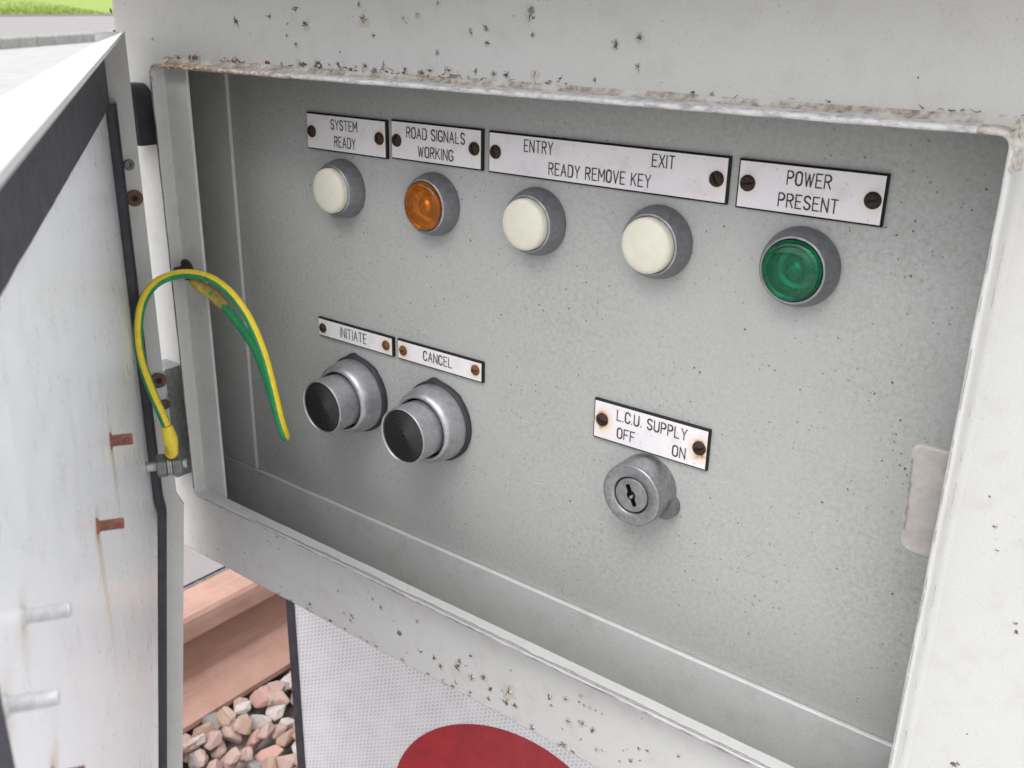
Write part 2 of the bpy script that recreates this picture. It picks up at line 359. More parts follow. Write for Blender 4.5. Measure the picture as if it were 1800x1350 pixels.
# honeycomb retroreflective sheeting
t = NT('honeycomb_sheeting'); xyz = t.sep()
cmb = t.t.nodes.new('ShaderNodeCombineXYZ')
a = R(23); ca, sa = math.cos(a), math.sin(a); P = .0036*K
t.link(t.math('MULTIPLY', t.math('ADD', t.math('MULTIPLY', xyz[0], ca), t.math('MULTIPLY', xyz[2], sa)), 1/P), cmb.inputs[0])
t.link(t.math('MULTIPLY', t.math('SUBTRACT', t.math('MULTIPLY', xyz[2], ca), t.math('MULTIPLY', xyz[0], sa)), 1/P), cmb.inputs[1])
s3 = math.sqrt(3)
def hexcell(off):
    q = t.vmath('ADD', cmb.outputs[0], (off[0]+200, off[1]+200*s3, 0))
    md = t.t.nodes.new('ShaderNodeVectorMath'); md.operation = 'MODULO'; t.link(q, md.inputs[0]); md.inputs[1].default_value = (1, s3, 1)
    return t.vmath('ABSOLUTE', t.vmath('SUBTRACT', md.outputs[0], (.5, s3/2, 0)))
def hexd(q):
    o = t.sep(q)
    return t.math('MAXIMUM', o[0], t.math('ADD', t.math('MULTIPLY', o[0], .5), t.math('MULTIPLY', o[1], s3/2)))
hd = t.math('MINIMUM', hexd(hexcell((0,0))), hexd(hexcell((.5, s3/2))))
cell = t.mix(t.mapr(t.noise(40, 3), .3, .7), (.53,.52,.55), (.68,.67,.70))
c = t.mix(t.mapr(hd, .36, .45), cell, (.84,.83,.87))
MT['honeycomb'] = t.set(Base_Color=c, Roughness=.3)
t = NT('red_sheeting')
n = t.noise(38, 8, .78)
MT['red'] = t.set(Base_Color=t.mix(t.mapr(n, .35, .7), (.43,.018,.03), (.25,.008,.02)), Roughness=.35)

# track and road materials
t = NT('rusty_rail_steel')
n = t.noise(18, 6, .65); n2 = t.noise(1, 4, .6, t.scale((120, 4, 30)))
c = t.mix(t.mapr(n, .3, .7), (.26,.14,.105), (.345,.205,.16)); zz = t.sep()[2]; web_shade = t.math('MULTIPLY', t.mapr(zz, .030, .042, smooth=True), t.mapr(zz, .108, .118, 1, 0))  # web painted a darker rust, standing in for shade under the head
c = t.mix(t.math('MULTIPLY', web_shade, .7), c, (.18,.088,.062)); c = t.mix(t.mapr(n2, .55, .75, 0, .6), c, (.38,.26,.215))
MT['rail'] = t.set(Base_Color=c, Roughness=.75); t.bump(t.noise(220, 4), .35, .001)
STONE = []
for nm, a, b in (('pink', (.36,.23,.195), (.52,.39,.345)), ('pale', (.44,.375,.345), (.58,.52,.49)), ('grey', (.17,.155,.15), (.34,.32,.30)), ('brown', (.30,.19,.14), (.46,.33,.26)), ('red', (.40,.21,.18), (.53,.34,.30))):
    t = NT(nm + '_ballast_stone'); n = t.noise(55, 6, .7)
    c = t.mix(t.mapr(n, .3, .7), a, b); c = t.mix(t.mapr(t.noise(14, 3), .55, .75, 0, .5), c, (.22,.19,.16))
    t.p.inputs['Specular IOR Level'].default_value = .15; t.set(Base_Color=c, Roughness=.95); t.bump(t.noise(160, 5), .6, .002); STONE.append((nm, t.mat))
t = NT('asphalt'); n = t.noise(3, 5, .6); f = t.vor(140)
c = t.mix(t.mapr(n, .3, .7), (.27,.265,.265), (.34,.335,.335)); c = t.mix(t.mapr(f, .1, .6, .35, 0), c, (.45,.44,.43))
MT['asphalt'] = t.set(Base_Color=c, Roughness=.9); t.bump(f, .5, .004)
MT['kerb'] = plain('concrete_kerb', (.27,.265,.25), .9, 0, .15, 6, .2)
MT['pavement'] = plain('pinkish_pavement', (.21,.19,.19), .9, 0, .15, 4, .2)
t = NT('ballast_bed'); v = t.vor(26); rc = t.vor(26, out='Color')
c = t.mix(t.sep(rc)[0], (.28,.21,.185), (.46,.37,.33)); c = t.mix(t.mapr(v, .35, .65), c, (.10,.085,.075))
MT['bed'] = t.set(Base_Color=c, Roughness=.95); t.bump(v, -1, .02)
t = NT('grass'); n = t.noise(1.4, 5, .6); n2 = t.noise(40, 4, .7)
c = t.mix(t.mapr(n, .3, .7), (.17,.24,.03), (.23,.30,.045)); c = t.mix(t.mapr(n2, .4, .7, 0, .5), c, (.11,.17,.025))
MT['grass'] = t.set(Base_Color=c, Roughness=.9)
MT['soil'] = plain('bare_soil', (.13,.10,.085), .95, 0, .25, 8, .4)
MT['bounce_pale'] = plain('pale_bounce_surface', (.42,.41,.39), .9, 0, .12, 6, .2)
MT['rust_washer'] = plain('brown_rusted_washer', (.15,.075,.055), .7, .1, .35, 500, .4)
MT['liner'] = paint('light_absorbing_liner', (.10,.10,.097), speck=.3, rough=.6, grime=.4)  # unseen inner walls, set dark to shade the panel's top and left
MT['speck'] = plain('dark_dirt_speck', (.13,.125,.11), .8, 0, .4, 900)
MT['speck_pale'] = plain('grey_dirt_speck', (.27,.265,.25), .8, 0, .3, 900)
MT['barrel'] = plain('worn_lock_barrel', (.27,.27,.26), .45, .5, .2, 300, .2)
MT['stud_grey'] = plain('weathered_zinc_thread', (.55,.54,.55), .5, .4, .15, 400, .2)
MT['scratch_pale'] = plain('pale_scratch', (.56,.56,.545), .5, 0, .1, 300)
MT['scratch_dark'] = plain('dull_scratch', (.33,.335,.32), .6, 0, .15, 300)
# ------------------------------------------------------------------ the setting
G = -.73                                        # foot of the rail
ROAD = -.615
mb = MB(); mb.grid(lambda a, b: (-150+300*a, -150+300*b, G-.032), 2, 2)
tag(mb.build('ground', MT['bed'], origin=(0,0,G)), kind='structure')
mb = MB(); mb.poly([(-.40,-3.5,G-.018),(6,-3.5,G-.018),(6,.6,G-.018),(-.40,.6,G-.018)])  # unseen pale pad, added to bounce light up at the cabinet front
mb.poly([(-.40,-3.5,G-.06),(-.40,-3.5,G-.018),(-.40,.6,G-.018),(-.40,.6,G-.06)])
tag(mb.build('bounce_pad', MT['bounce_pale'], origin=(0,0,G-.018)), kind='structure')
mb = MB(); mb.poly([(-.8685,-6,ROAD+.004),(-.8685,60,ROAD+.004),(-1.7,60,ROAD+.004),(-1.7,-6,ROAD+.004)])
tag(mb.build('crossing_surface', MT['pavement'], origin=(-2,0,ROAD)), kind='structure')
P1 = Vector((-14.97, 6.94, 0)); KD = Vector((-.657, .754, 0)).normalized(); KN = Vector((-KD.y, KD.x, 0))
if KN.x > 0: KN = -KN
def kp(t, o, z): p = P1+KD*t+KN*o; return (p.x, p.y, z)
mb = MB()
mb.poly([(-.868, -9.2, ROAD), (-.868, 90, ROAD), kp(110, .1, ROAD), kp(-21.4, .1, ROAD)][::-1])
mb.poly([(-.868, -9.2, G+.09), (-.868, 90, G+.09), (-.868, 90, ROAD), (-.868, -9.2, ROAD)][::-1])
tag(mb.build('road', MT['asphalt'], origin=(-10,5,ROAD)), kind='structure')
mb = MB(); KZ = ROAD+.165
for i in range(170):
    t0 = -21+i*.7; h = [(-.0, ROAD-.05), (.0, KZ-.03), (.03, KZ), (.16, KZ), (.16, ROAD-.05)]
    lo = [[kp(t, o+random.uniform(-.002,.002), z) for o, z in h] for t in (t0+.008, t0+.692)]
    mb.loft(lo, 0, False, False); mb.poly([p for p in lo[0]]); mb.poly(lo[1][::-1])
tag(mb.build('kerb', MT['kerb'], origin=kp(0,0,ROAD)), kind='structure')
mb = MB(); mb.poly([kp(-21,.17,KZ-.003), kp(110,.17,KZ-.003), kp(110,10.6,KZ-.003), kp(-21,10.6,KZ-.003)])
tag(mb.build('pavement', MT['pavement'], origin=kp(0,1,KZ)), kind='structure')
mb = MB(); mb.poly([kp(-21,10.4,KZ+.004), kp(110,10.4,KZ+.004), kp(110,11.6,KZ+.10), kp(-21,11.6,KZ+.10)])
tag(mb.build('verge_soil', MT['soil'], origin=kp(0,10,KZ)), kind='structure')
mb = MB()
def bank(a, b):
    t = -21+131*a; o = 11.2+70*b; z = KZ+.06+2.6*(1-math.exp(-b*4.5))+.05*nz(t*.25, o*.25)
    return kp(t, o, z)
mb.grid(bank, 90, 50, smooth=True)
tag(mb.build('grass_bank', MT['grass'], origin=kp(0,20,KZ)), kind='structure')
# short grass blades along the near edge of the bank, one uncountable mass
mb = MB()
for i in range(9000):
    t = random.uniform(-6, 40); o = 11.1+abs(random.gauss(0, 1.6))
    p = Vector(kp(t, o, KZ+.05+2.6*(1-math.exp(-(o-11.2)/70*4.5)))); h = random.uniform(.06, .16)
    d = Vector((random.uniform(-.05,.05), random.uniform(-.05,.05), 0)); ww = KD*random.uniform(.015,.035)
    mb.poly([p-ww, p+ww, p+d+Vector((0,0,h))])
tag(mb.build('grass_blades', MT['grass'], origin=kp(0,12,KZ)), kind='stuff')

# ------------------------------------------------------------------ rail and ballast
s = .75; xc = -.84
half = [(.0, .159), (.024, .1585), (.031, .156), (.0345, .150), (.035, .140), (.0335, .119), (.030, .114), (.012, .104), (.0085, .094), (.0085, .050), (.012, .036), (.024, .027), (.066, .015), (.070, .012), (.070, .003), (.067, .0), (.0, .0)]
prof = half + [(-x, z) for x, z in half[-2:0:-1]]
mb = MB()
mb.loft([[(xc+x*s+.0006*nz(y*3, x*40), y, G+z*s) for x, z in prof] for y in [-3+i*.25 for i in range(60)]], 0, False)
b_ = mb.v and None
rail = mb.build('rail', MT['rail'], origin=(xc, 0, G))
tag(rail, 'salmon brown rusty steel rail lying on the ballast under the cabinet', 'rail')
import bmesh
stone_me = []
for k in range(9):
    bm = bmesh.new()
    e = Vector((1, random.uniform(.68,.9), random.uniform(.5,.72)))
    for i in range(17):
        v = Vector((random.gauss(0,1), random.gauss(0,1), random.gauss(0,1))).normalized()*random.uniform(.86,1.05)
        bm.verts.new((v.x*e.x, v.y*e.y, v.z*e.z))
    bmesh.ops.convex_hull(bm, input=list(bm.verts))
    bmesh.ops.delete(bm, geom=[v for v in bm.verts if not v.link_faces], context='VERTS')
    bmesh.ops.dissolve_limit(bm, angle_limit=.32, verts=list(bm.verts), edges=list(bm.edges))
    bmesh.ops.bevel(bm, geom=list(bm.edges), offset=.05, segments=1, profile=.5, affect='EDGES')
    me = bpy.data.meshes.new('ballast_stone'); bm.to_mesh(me); bm.free()
    me.polygons.foreach_set('use_smooth', [False]*len(me.polygons)); stone_me.append(me)
KIND = {'pink': 'pinkish ballast stone lying loose beside the rusty rail', 'pale': 'pale cream grey ballast stone lying loose beside the rusty rail',
        'grey': 'dark grey ballast stone lying loose beside the rusty rail', 'brown': 'brown ballast stone lying loose beside the rusty rail', 'red': 'reddish ballast stone lying loose beside the rusty rail'}
stone_var = {}
def stone(x, y, z, r):
    nm, mt = random.choices(STONE, (10, 8, 2, 4, 2))[0]; k = random.randrange(9)
    if (nm, k) not in stone_var:
        me = stone_me[k].copy(); me.materials.clear(); me.materials.append(mt); stone_var[nm, k] = me
    o = bpy.data.objects.new('ballast_stone', stone_var[nm, k]); COL.objects.link(o)
    o.location = Vector((x,y,z))*K; o.scale = (r*K,)*3
    o.rotation_euler = (random.uniform(-.7,.7), random.uniform(-.7,.7), random.uniform(0,6.28))
    tag(o, KIND[nm], 'stone', 'ballast stones beside the rail: '+nm)
SGN = Vector((-.5173, .0537, 0)); SAZ = R(15)
def near_sign(x, y):
    d = Vector((x,y,0))-SGN; a = d.x*math.cos(SAZ)+d.y*math.sin(SAZ); b = -d.x*math.sin(SAZ)+d.y*math.cos(SAZ)
    return a > -.012 and abs(b) < .022
sp = .0262
for i in range(10):
    for j in range(15):
        x = -.780+sp*i+random.uniform(-.006,.006); y = -.05+sp*j+random.uniform(-.006,.006)
        if x < -.784 or near_sign(x, y): continue
        stone(x, y, G-.010+random.uniform(-.005,.005), random.uniform(.014,.020))
for i in range(28):
    y = -.02+.0115*i+random.uniform(-.004,.004); stone(-.772+random.uniform(-.006,.008), y, G+.004+random.uniform(-.003,.003), random.uniform(.011,.017))
for i in range(118):
    x = random.uniform(-.775,-.56); y = random.uniform(-.05,.32)
    if near_sign(x, y): continue
    stone(x, y, G+.000+random.uniform(-.006,.006)-(.005 if x < -.765 else 0), random.uniform(.008,.016))

# ------------------------------------------------------------------ sign below the cabinet (local x along the plate, z up)
sg = thing('track_sign', (SGN.x, SGN.y, G-.03), 'white honeycomb reflective board with a red disc and black edge below the cabinet', 'sign')
O = ORI[sg.name]; Z0 = -.4207-O.z
W_, T_, B_ = .366, -.335-O.z, .02
mb = MB(); mb.box(O+Vector((.0065,-.0015,B_)), O+Vector((W_-.0065,.0015,T_)), 0)
mb.build('board', MT['honeycomb'], sg)
for x0, x1 in ((-.0005,.0065), (W_-.0065, W_)):
    mb = MB(); mb.box(O+Vector((x0,-.0035,B_)), O+Vector((x1,.003,T_)), 0, .0008); mb.build('edge_trim', MT['rubber'], sg)
mb = MB(); cx, cz, rr_ = .179, Z0-.147, .0912
mb.lathe([(rr_, 0), (rr_, .0004), (rr_-.0002, .0005)], O+Vector((cx,-.0015,cz)), (0,-1,0), 96)
mb.build('red_disc', MT['red'], sg, origin=O+Vector((cx,-.0015,cz)))
sg.rotation_euler.z = SAZ

# ------------------------------------------------------------------ the control cabinet
cab = thing('control_cabinet', (-.25, .2, G-.03), 'open weathered white metal control cabinet with a grey panel of lamps and buttons', 'control cabinet')
FY = -.040
X0, X1, Z0_, Z1_ = -.517, .075, -.3225, .0238       # front sheet
IX0, IX1, IZ0, IZ1 = -.4665, -.0602, -.2710, -.0288  # opening, inside the rain lip
WH, CR, BA, FL, RU, GR, HA = range(7)
mb = MB()
hx0, hx1, hz0, hz1 = IX0-.002, IX1+.002, IZ0-.002, IZ1+.002
def zb(x): return Z0_+.0009*nz(x*14, 3)+.0005*nz(x*90, 5)        # slightly wavy bottom fold
nx = 120
xs = [X0+.011+(X1-X0-.011)*i/nx for i in range(nx+1)]
xs = sorted(set([x for x in xs if not (hx0-.002 < x < hx0+.002 or hx1-.002 < x < hx1+.002)]+[hx0, hx1]))
for a, b in zip(xs[:-1], xs[1:]):
    m_ = (a+b)/2
    mb.poly([(a,FY,hz1),(b,FY,hz1),(b,FY,Z1_),(a,FY,Z1_)], WH)
    if not hx0 < m_ < hx1: mb.poly([(a,FY,hz0),(b,FY,hz0),(b,FY,hz1),(a,FY,hz1)], WH)
    i = mb.add([(a,FY,zb(a)+.0012),(b,FY,zb(b)+.0012),(b,FY,hz0),(a,FY,hz0),(a,FY+.0006,zb(a)+.0003),(b,FY+.0006,zb(b)+.0003),(a,FY+.002,zb(a)),(b,FY+.002,zb(b)),(a,.06,Z0_),(b,.06,Z0_)])
    mb.face((i,i+1,i+2,i+3), WH); mb.face((i+4,i+5,i+1,i), GR); mb.face((i+6,i+7,i+5,i+4), GR, True); mb.face((i+8,i+9,i+7,i+6), WH)
# rounded left corner, left side, back, right side
arc = [(X0+.011-.011*math.sin(t), FY+.011-.011*math.cos(t)) for t in [math.pi/2*i/10 for i in range(11)]]
ring = arc+[(X0, .06), (X1, .06), (X1, FY)]
lo = [[(x, y, z) for x, y in ring] for z in (Z1_, hz1, hz0, Z0_)]
nA = len(ring)
b0 = [mb.add(l) for l in lo]
for j in range(3):
    for i in range(nA-1):
        mb.face((b0[j]+i, b0[j]+i+1, b0[j+1]+i+1, b0[j+1]+i), WH, i < 10)

# paint chips: star cracks, bared metal and lifted flakes
yoff = [0]
def lay(mb, pts, m, h=.0001):
    yoff[0] = (yoff[0]+1) % 40
    y = FY-h-.000002*yoff[0]
    mb.poly([(x, y, z) for x, z in pts], m)
def blob(mb, x, z, r, m, h, sx=1, rot=0, n=13, rough=.5):
    sd3 = random.uniform(0, 99); P = []
    for i in range(n):
        t = 2*math.pi*i/n; q = r*(1+rough*(nz(math.cos(t)*1.3, math.sin(t)*1.3, sd3)*1.5+random.uniform(-.35,.35)))
        u, v = q*sx*math.cos(t), q*math.sin(t)
        P.append((x+u*math.cos(rot)-v*math.sin(rot), z+u*math.sin(rot)+v*math.cos(rot)))
    lay(mb, P, m, h)
def crack(mb, x, z, t, L, w):
    P = [(x, z)]; k = random.randint(2, 4)
    for i in range(k):
        t += random.uniform(-.8, .8); x += L/k*math.cos(t); z += L/k*math.sin(t); P.append((x, z))
    A, B = [], []
    for i, (px, pz) in enumerate(P):
        q = P[min(i+1, k)]; o = P[max(i-1, 0)]; dx, dz = q[0]-o[0], q[1]-o[1]; l = math.hypot(dx, dz) or 1
        ww = w*(1-i/k)**.7*random.uniform(.6,1.3)+.00002; A.append((px-dz/l*ww, pz+dx/l*ww)); B.append((px+dz/l*ww, pz-dx/l*ww))
    lay(mb, A+B[::-1], CR, .00013)
def chip(x, z, s, kind='crack', up=0):
    x, z, s = x/1000, z/1000, s*1.75/1000
    if s < .0014:
        blob(mb, x, z, s*random.uniform(.25,.45), random.choice((CR, CR, BA, RU)), .0001, random.uniform(.6,1.7), random.uniform(0,3)); return
    if random.random() < .55: blob(mb, x, z-s*.1, s*random.uniform(.35,.6), HA, .00003, random.uniform(.7,1.3), random.uniform(0,3), 17, .35)
    mode = random.random()
    if kind == 'rust':
        for i in range(random.randint(2, 4)): blob(mb, x+s*random.uniform(-.25,.25), z+s*random.uniform(-.2,.2), s*random.uniform(.1,.24), random.choice((RU, RU, CR, BA)), .00007, random.uniform(.7,1.8), random.uniform(0,3))
    elif mode < .45:
        blob(mb, x+s*random.uniform(-.1,.1), z+s*random.uniform(-.15,.1), s*random.uniform(.12,.26), BA, .00007, random.uniform(.5,1.3), random.uniform(0,3))
        blob(mb, x+s*random.uniform(-.2,.2), z+s*random.uniform(-.25,.2), s*random.uniform(.06,.13), CR, .0001, random.uniform(.7,2), random.uniform(0,3))
    else: blob(mb, x+s*random.uniform(-.1,.1), z+s*random.uniform(-.1,.1), s*random.uniform(.06,.14), CR, .0001, random.uniform(.5,2), random.uniform(0,3))
    rot = random.uniform(0, 6.28); nb = random.randint(2, 6)
    for i in range(nb):
        t = rot+6.28*i/nb+random.uniform(-.7,.7); o = s*random.uniform(0,.15)
        crack(mb, x+o*math.cos(t), z+o*math.sin(t), t, s*random.uniform(.2,.55), s*random.uniform(.02,.055))
    for i in range(random.randint(1, 4)):      # lifted flakes of paint
        t = random.uniform(0, 6.28); d = s*random.uniform(.12,.3); w1 = s*random.uniform(.10,.22); hh = random.uniform(.0002,.00065); y0 = FY-.00012
        cx, cz = x+d*math.cos(t), z+d*math.sin(t); tx, tz = -math.sin(t), math.cos(t); rx, rz = math.cos(t), math.sin(t)
        mb.poly([(cx+tx*w1*.6, y0-hh, cz+tz*w1*.6), (cx-tx*w1*.7, y0-hh*.8, cz-tz*w1*.7), (cx-tx*w1*.5+rx*w1, y0, cz-tz*w1*.5+rz*w1), (cx+tx*w1*.4+rx*w1*1.2, y0, cz+tz*w1*.4+rz*w1*1.2)], FL)
for c in CHIPS_TOP: chip(*c, kind='rust' if (c[0] < -345 and c[1] < -20) else 'crack')
for c in CHIPS_BOTTOM:
    chip(c[0], max(c[1], -321.3+c[2]*.75), c[2])
for i in range(26):     # flaking along the bottom fold
    x = random.uniform(-.40, -.10); blob(mb, x, Z0_+random.uniform(.0018,.0028), random.uniform(.0003,.0007), random.choice((CR, BA, HA)), .0001, 2.2, 0)
for c in CHIPS_RIGHT: chip(*c, kind='rust')
for i in range(60):      # fine pitting over the face
    x = random.uniform(-500, -75); z = random.choice((random.uniform(-24, 8), random.uniform(-320, -278))); chip(x, z, random.uniform(.2,.45))
# grime on the face along the top of the lip, ragged
NG = 420
for i in range(NG):
    x = IX0-.001+(IX1-IX0+.004)*i/NG; ww = (IX1-IX0+.004)/NG
    f = lambda q: .0001+.0026*max(0, nz(q*38, 1)+.05)*max(0, .55+nz(q*230, 6)*.9)
    h0, h1 = f(x), f(x+ww)
    lay(mb, [(x, IZ1+.0028), (x+ww, IZ1+.0028), (x+ww, IZ1+.0046+h1), (x, IZ1+.0046+h0)], GR, .00004)
    if random.random() < (.16 if x < -.2 else .05): crack(mb, x, IZ1+.0046+random.uniform(-.0008,.0012), random.choice((0, 3.14))+random.uniform(-.3,.3), random.uniform(.0015,.005), random.uniform(.0001,.0003))
    if random.random() < (.10 if x < -.25 else .012): blob(mb, x, IZ1+.0048+random.uniform(0,.0016), random.uniform(.0004,.0012), random.choice((CR, BA, RU if x < -.34 else BA)), .00009, 1.6, 0)
front = mb.build('front_sheet', [MT['white'], MT['crack'], MT['bare'], MT['flake'], MT['rustspot'], MT['grime'], MT['halo']], cab)

# projecting rain lip round the opening
mb = MB()
def rrect(off, y, nS=70, nC=6, r0=.0032):
    x0, x1, z0, z1 = IX0-off, IX1+off, IZ0-off, IZ1+off; r = r0+off; o = []; side = []
    cs = [((x1-r, z1-r), 0), ((x0+r, z1-r), 90), ((x0+r, z0+r), 180), ((x1-r, z0+r), 270)]
    for q, ((cx, cz), a0) in enumerate(cs):
        for i in range(nC+1):
            t = R(a0+90*i/nC); o.append(Vector((cx+r*math.cos(t), y, cz+r*math.sin(t)))); side.append(('c', q))
        (nxx, nzz), a1 = cs[(q+1) % 4]
        A = o[-1]; t = R(a0+90); B = Vector((nxx+r*math.cos(t), y, nzz+r*math.sin(t)))
        for i in range(1, nS): o.append(A.lerp(B, i/nS)); side.append(('s', q))
    for p in o:
        p.y += .00025*nz(p.x*60, p.z*60, 2)*(1 if y < -.045 else 0); p.z += .00022*nz(p.x*75, 7, y*90); p.x += .00022*nz(p.z*75, 4, y*90)
    return o, side
LP = [(.0000,-.0410),(.0000,-.0452),(.0000,-.0480),(.0003,-.0487),(.0010,-.0490),(.0016,-.0488),(.0020,-.0481),(.0022,-.0455),(.0025,-.0425),(.0034,-.0408),(.0050,-.0397)]
loops = [rrect(o_, y_) for o_, y_ in LP]
bs = [mb.add(l[0]) for l in loops]; sd_ = loops[0][1]; n = len(sd_)
for j in range(len(LP)-1):
    for i in range(n):
        k = (i+1) % n; kind, q = sd_[i]
        m_ = 0
        if kind == 's' and q == 0: m_ = 1 if 1 < j < 8 else (4 if j >= 8 else 0)     # top
        elif kind == 's' and q == 1: m_ = 2 if 2 < j < 6 else 0       # hinge side
        elif kind == 's' and q == 2: m_ = 3 if 2 < j < 7 else 0       # sill
        elif kind == 'c' and q in (0, 1): m_ = 4 if 1 < j < 8 else 0
        mb.face((bs[j]+i, bs[j]+k, bs[j+1]+k, bs[j+1]+i), m_, True)
# bared metal with a ragged paint line on the sill and hairline cracks on the latch side
def ragged(x): return .0011+.0011*nz(x*45, 9)+.0006*nz(x*160, 2)
N = 320
for i in range(N):
    x = IX0+.05+(IX1-IX0-.06)*i/N; x2 = IX0+.05+(IX1-IX0-.06)*(i+1)/N
    g0 = max(0, ragged(x))*min(1, i/60); g1 = max(0, ragged(x2))*min(1, (i+1)/60)
    zt = IZ0+.00034
    mb.poly([(x,-.0484,zt),(x2,-.0484,zt),(x2,-.0484+g1,zt),(x,-.0484+g0,zt)], 5)
    if nz(x*30, 4) > -.35: mb.poly([(x,-.0484+g0,zt+.00005),(x2,-.0484+g1,zt+.00005),(x2,-.0484+g1+.00026,zt+.00005),(x,-.0484+g0+.00026,zt+.00005)], 6)
for ln, (xx, yy) in enumerate(((IX1+.0008, -.04945), (IX1+.0027, -.0434))):
    z = IZ1-.03
    while z > IZ0+.004:
        L = random.uniform(.002, .009); wv = .00012*(1.3 if ln else 1)
        if random.random() < (.8 if ln == 0 else .5):
            x_ = xx+.0003*nz(z*90, ln*5)
            x3 = xx+.0003*nz((z-L)*90, ln*5)
            mb.poly([(x_,yy,z),(x_+wv,yy-.00003,z),(x3+wv,yy-.00003,z-L),(x3,yy,z-L)], 6 if ln == 0 else 4)
        z -= L+random.uniform(0, .002)
# brown sealant smeared over the top right corner
for q in range(14):
    cx, cz = IX1+random.uniform(.0005,.004), IZ1+random.uniform(-.003,.0035)
    if q % 2: cx, cz = IX1+random.uniform(.0012,.0036), IZ1-random.uniform(-.002,.012)
    nn = 9; rx, rz = random.uniform(.0006,.0013), random.uniform(.0012,.0026); yy = -.0495-random.uniform(0,.0006)
    rim = [(cx+rx*random.uniform(.7,1.2)*math.cos(t), -.0486 if cx > IX1-.0005 else -.0478, cz+rz*random.uniform(.7,1.2)*math.sin(t)) for t in [6.28*i/nn for i in range(nn)]]
    if cx < IX1-.001 and cz < IZ1-.002: continue
    b = mb.add(rim+[(cx, yy, cz)])
    for i in range(nn): mb.face((b+i, b+(i+1) % nn, b+nn), 4, True)
mb.build('rain_lip', [MT['white'], MT['wornlip'], MT['dirtyedge'], MT['silledge'], MT['grime'], MT['sillbare'], MT['crack']], cab)

# unseen liner blocking light behind the lip, frame plates and back panel
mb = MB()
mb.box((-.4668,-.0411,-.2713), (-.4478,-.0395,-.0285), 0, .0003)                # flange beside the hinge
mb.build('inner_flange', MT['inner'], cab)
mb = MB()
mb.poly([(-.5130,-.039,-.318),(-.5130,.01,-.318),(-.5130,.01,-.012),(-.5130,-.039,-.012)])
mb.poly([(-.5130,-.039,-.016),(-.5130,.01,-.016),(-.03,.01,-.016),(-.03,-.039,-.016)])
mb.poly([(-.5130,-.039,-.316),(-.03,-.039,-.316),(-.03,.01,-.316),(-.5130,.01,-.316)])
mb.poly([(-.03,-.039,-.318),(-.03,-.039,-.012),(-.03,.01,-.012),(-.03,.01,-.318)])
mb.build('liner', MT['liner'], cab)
mb = MB()
mb.box((-.5125,-.0027,-.2722), (-.4675,-.0003,-.0165), 0, .0005)
mb.build('frame_plate', MT['inner'], cab)
mb = MB()
mb.box((-.5125,-.0028,-.3155), (-.0305,-.0003,-.2727), 0, .0006)
mb.build('frame_plate', MT['inner'], cab)
mb = MB(); mb.box((-.5128,0,-.3156), (-.0302,.002,-.0162), 0)
clus = [(-.435,-.168,.006,26), (-.080,-.150,.010,40), (-.075,-.175,.02,40), (-.30,-.115,.05,60), (-.20,-.23,.05,50), (-.11,-.10,.04,50), (-.40,-.10,.02,30), (-.25,-.035,.10,60), (-.10,-.045,.03,40)]
for cx, cz, sg_, nn in clus:      # dirt specks stuck to the paint
    for i in range(nn):
        x, z = random.gauss(cx, sg_), random.gauss(cz, sg_*.7)
        if not (-.462 < x < -.05 and -.266 < z < -.02): continue
        r = random.choice((.0002,.00025,.0003,.0004,.0005))*random.uniform(.7,1.2)
        mb.poly([(x+r*random.uniform(.5,1.3)*math.cos(t), -.00006-.0000005*i, z+r*random.uniform(.5,1.5)*math.sin(t)) for t in [6.28*k/7 for k in range(7)]], random.choice((1,1,2)))
for i in range(46):      # fine handling scratches round the controls
    x, z = random.choice(((-.345,-.20),(-.19,-.20),(-.13,-.12),(-.28,-.12),(-.25,-.235)))
    x += random.gauss(0,.035); z += random.gauss(0,.03)
    if not (-.455 < x < -.06 and -.262 < z < -.03): continue
    t0 = random.choice((1.2,1.57,.3,2.6))+random.uniform(-.5,.5); L = random.uniform(.003,.014); wd = random.uniform(.00008,.00018); k = random.uniform(-.15,.15)
    P = [(x+L*s_*math.cos(t0+k*s_), z+L*s_*math.sin(t0+k*s_)) for s_ in (0,.35,.7,1)]; nx_, nz_ = -math.sin(t0)*wd, math.cos(t0)*wd
    mb.poly([(P[0][0],-.00004,P[0][1]),(P[1][0]+nx_,-.00004,P[1][1]+nz_),(P[2][0]+nx_,-.00004,P[2][1]+nz_),(P[3][0],-.00004,P[3][1]),(P[2][0]-nx_,-.00004,P[2][1]-nz_),(P[1][0]-nx_,-.00004,P[1][1]-nz_)], random.choice((3,4,4)))
mb.build('back_panel', [MT['panel'], MT['speck'], MT['speck_pale'], MT['scratch_pale'], MT['scratch_dark']], cab)
# roof with overhang, bracket and post
mb = MB(); mb.box((-.54,-.092,.024), (.098,.085,.041), 0, .002); mb.build('roof', MT['white'], cab)
mb = MB(); mb.box((-.30,.0605,-.25), (-.20,.20,-.12), 0, .002); mb.build('bracket', MT['steel'], cab)
mb = MB(); mb.box((-.28,.2005,G-.03), (-.22,.26,.03), 0, .003); mb.build('post', MT['steel'], cab)

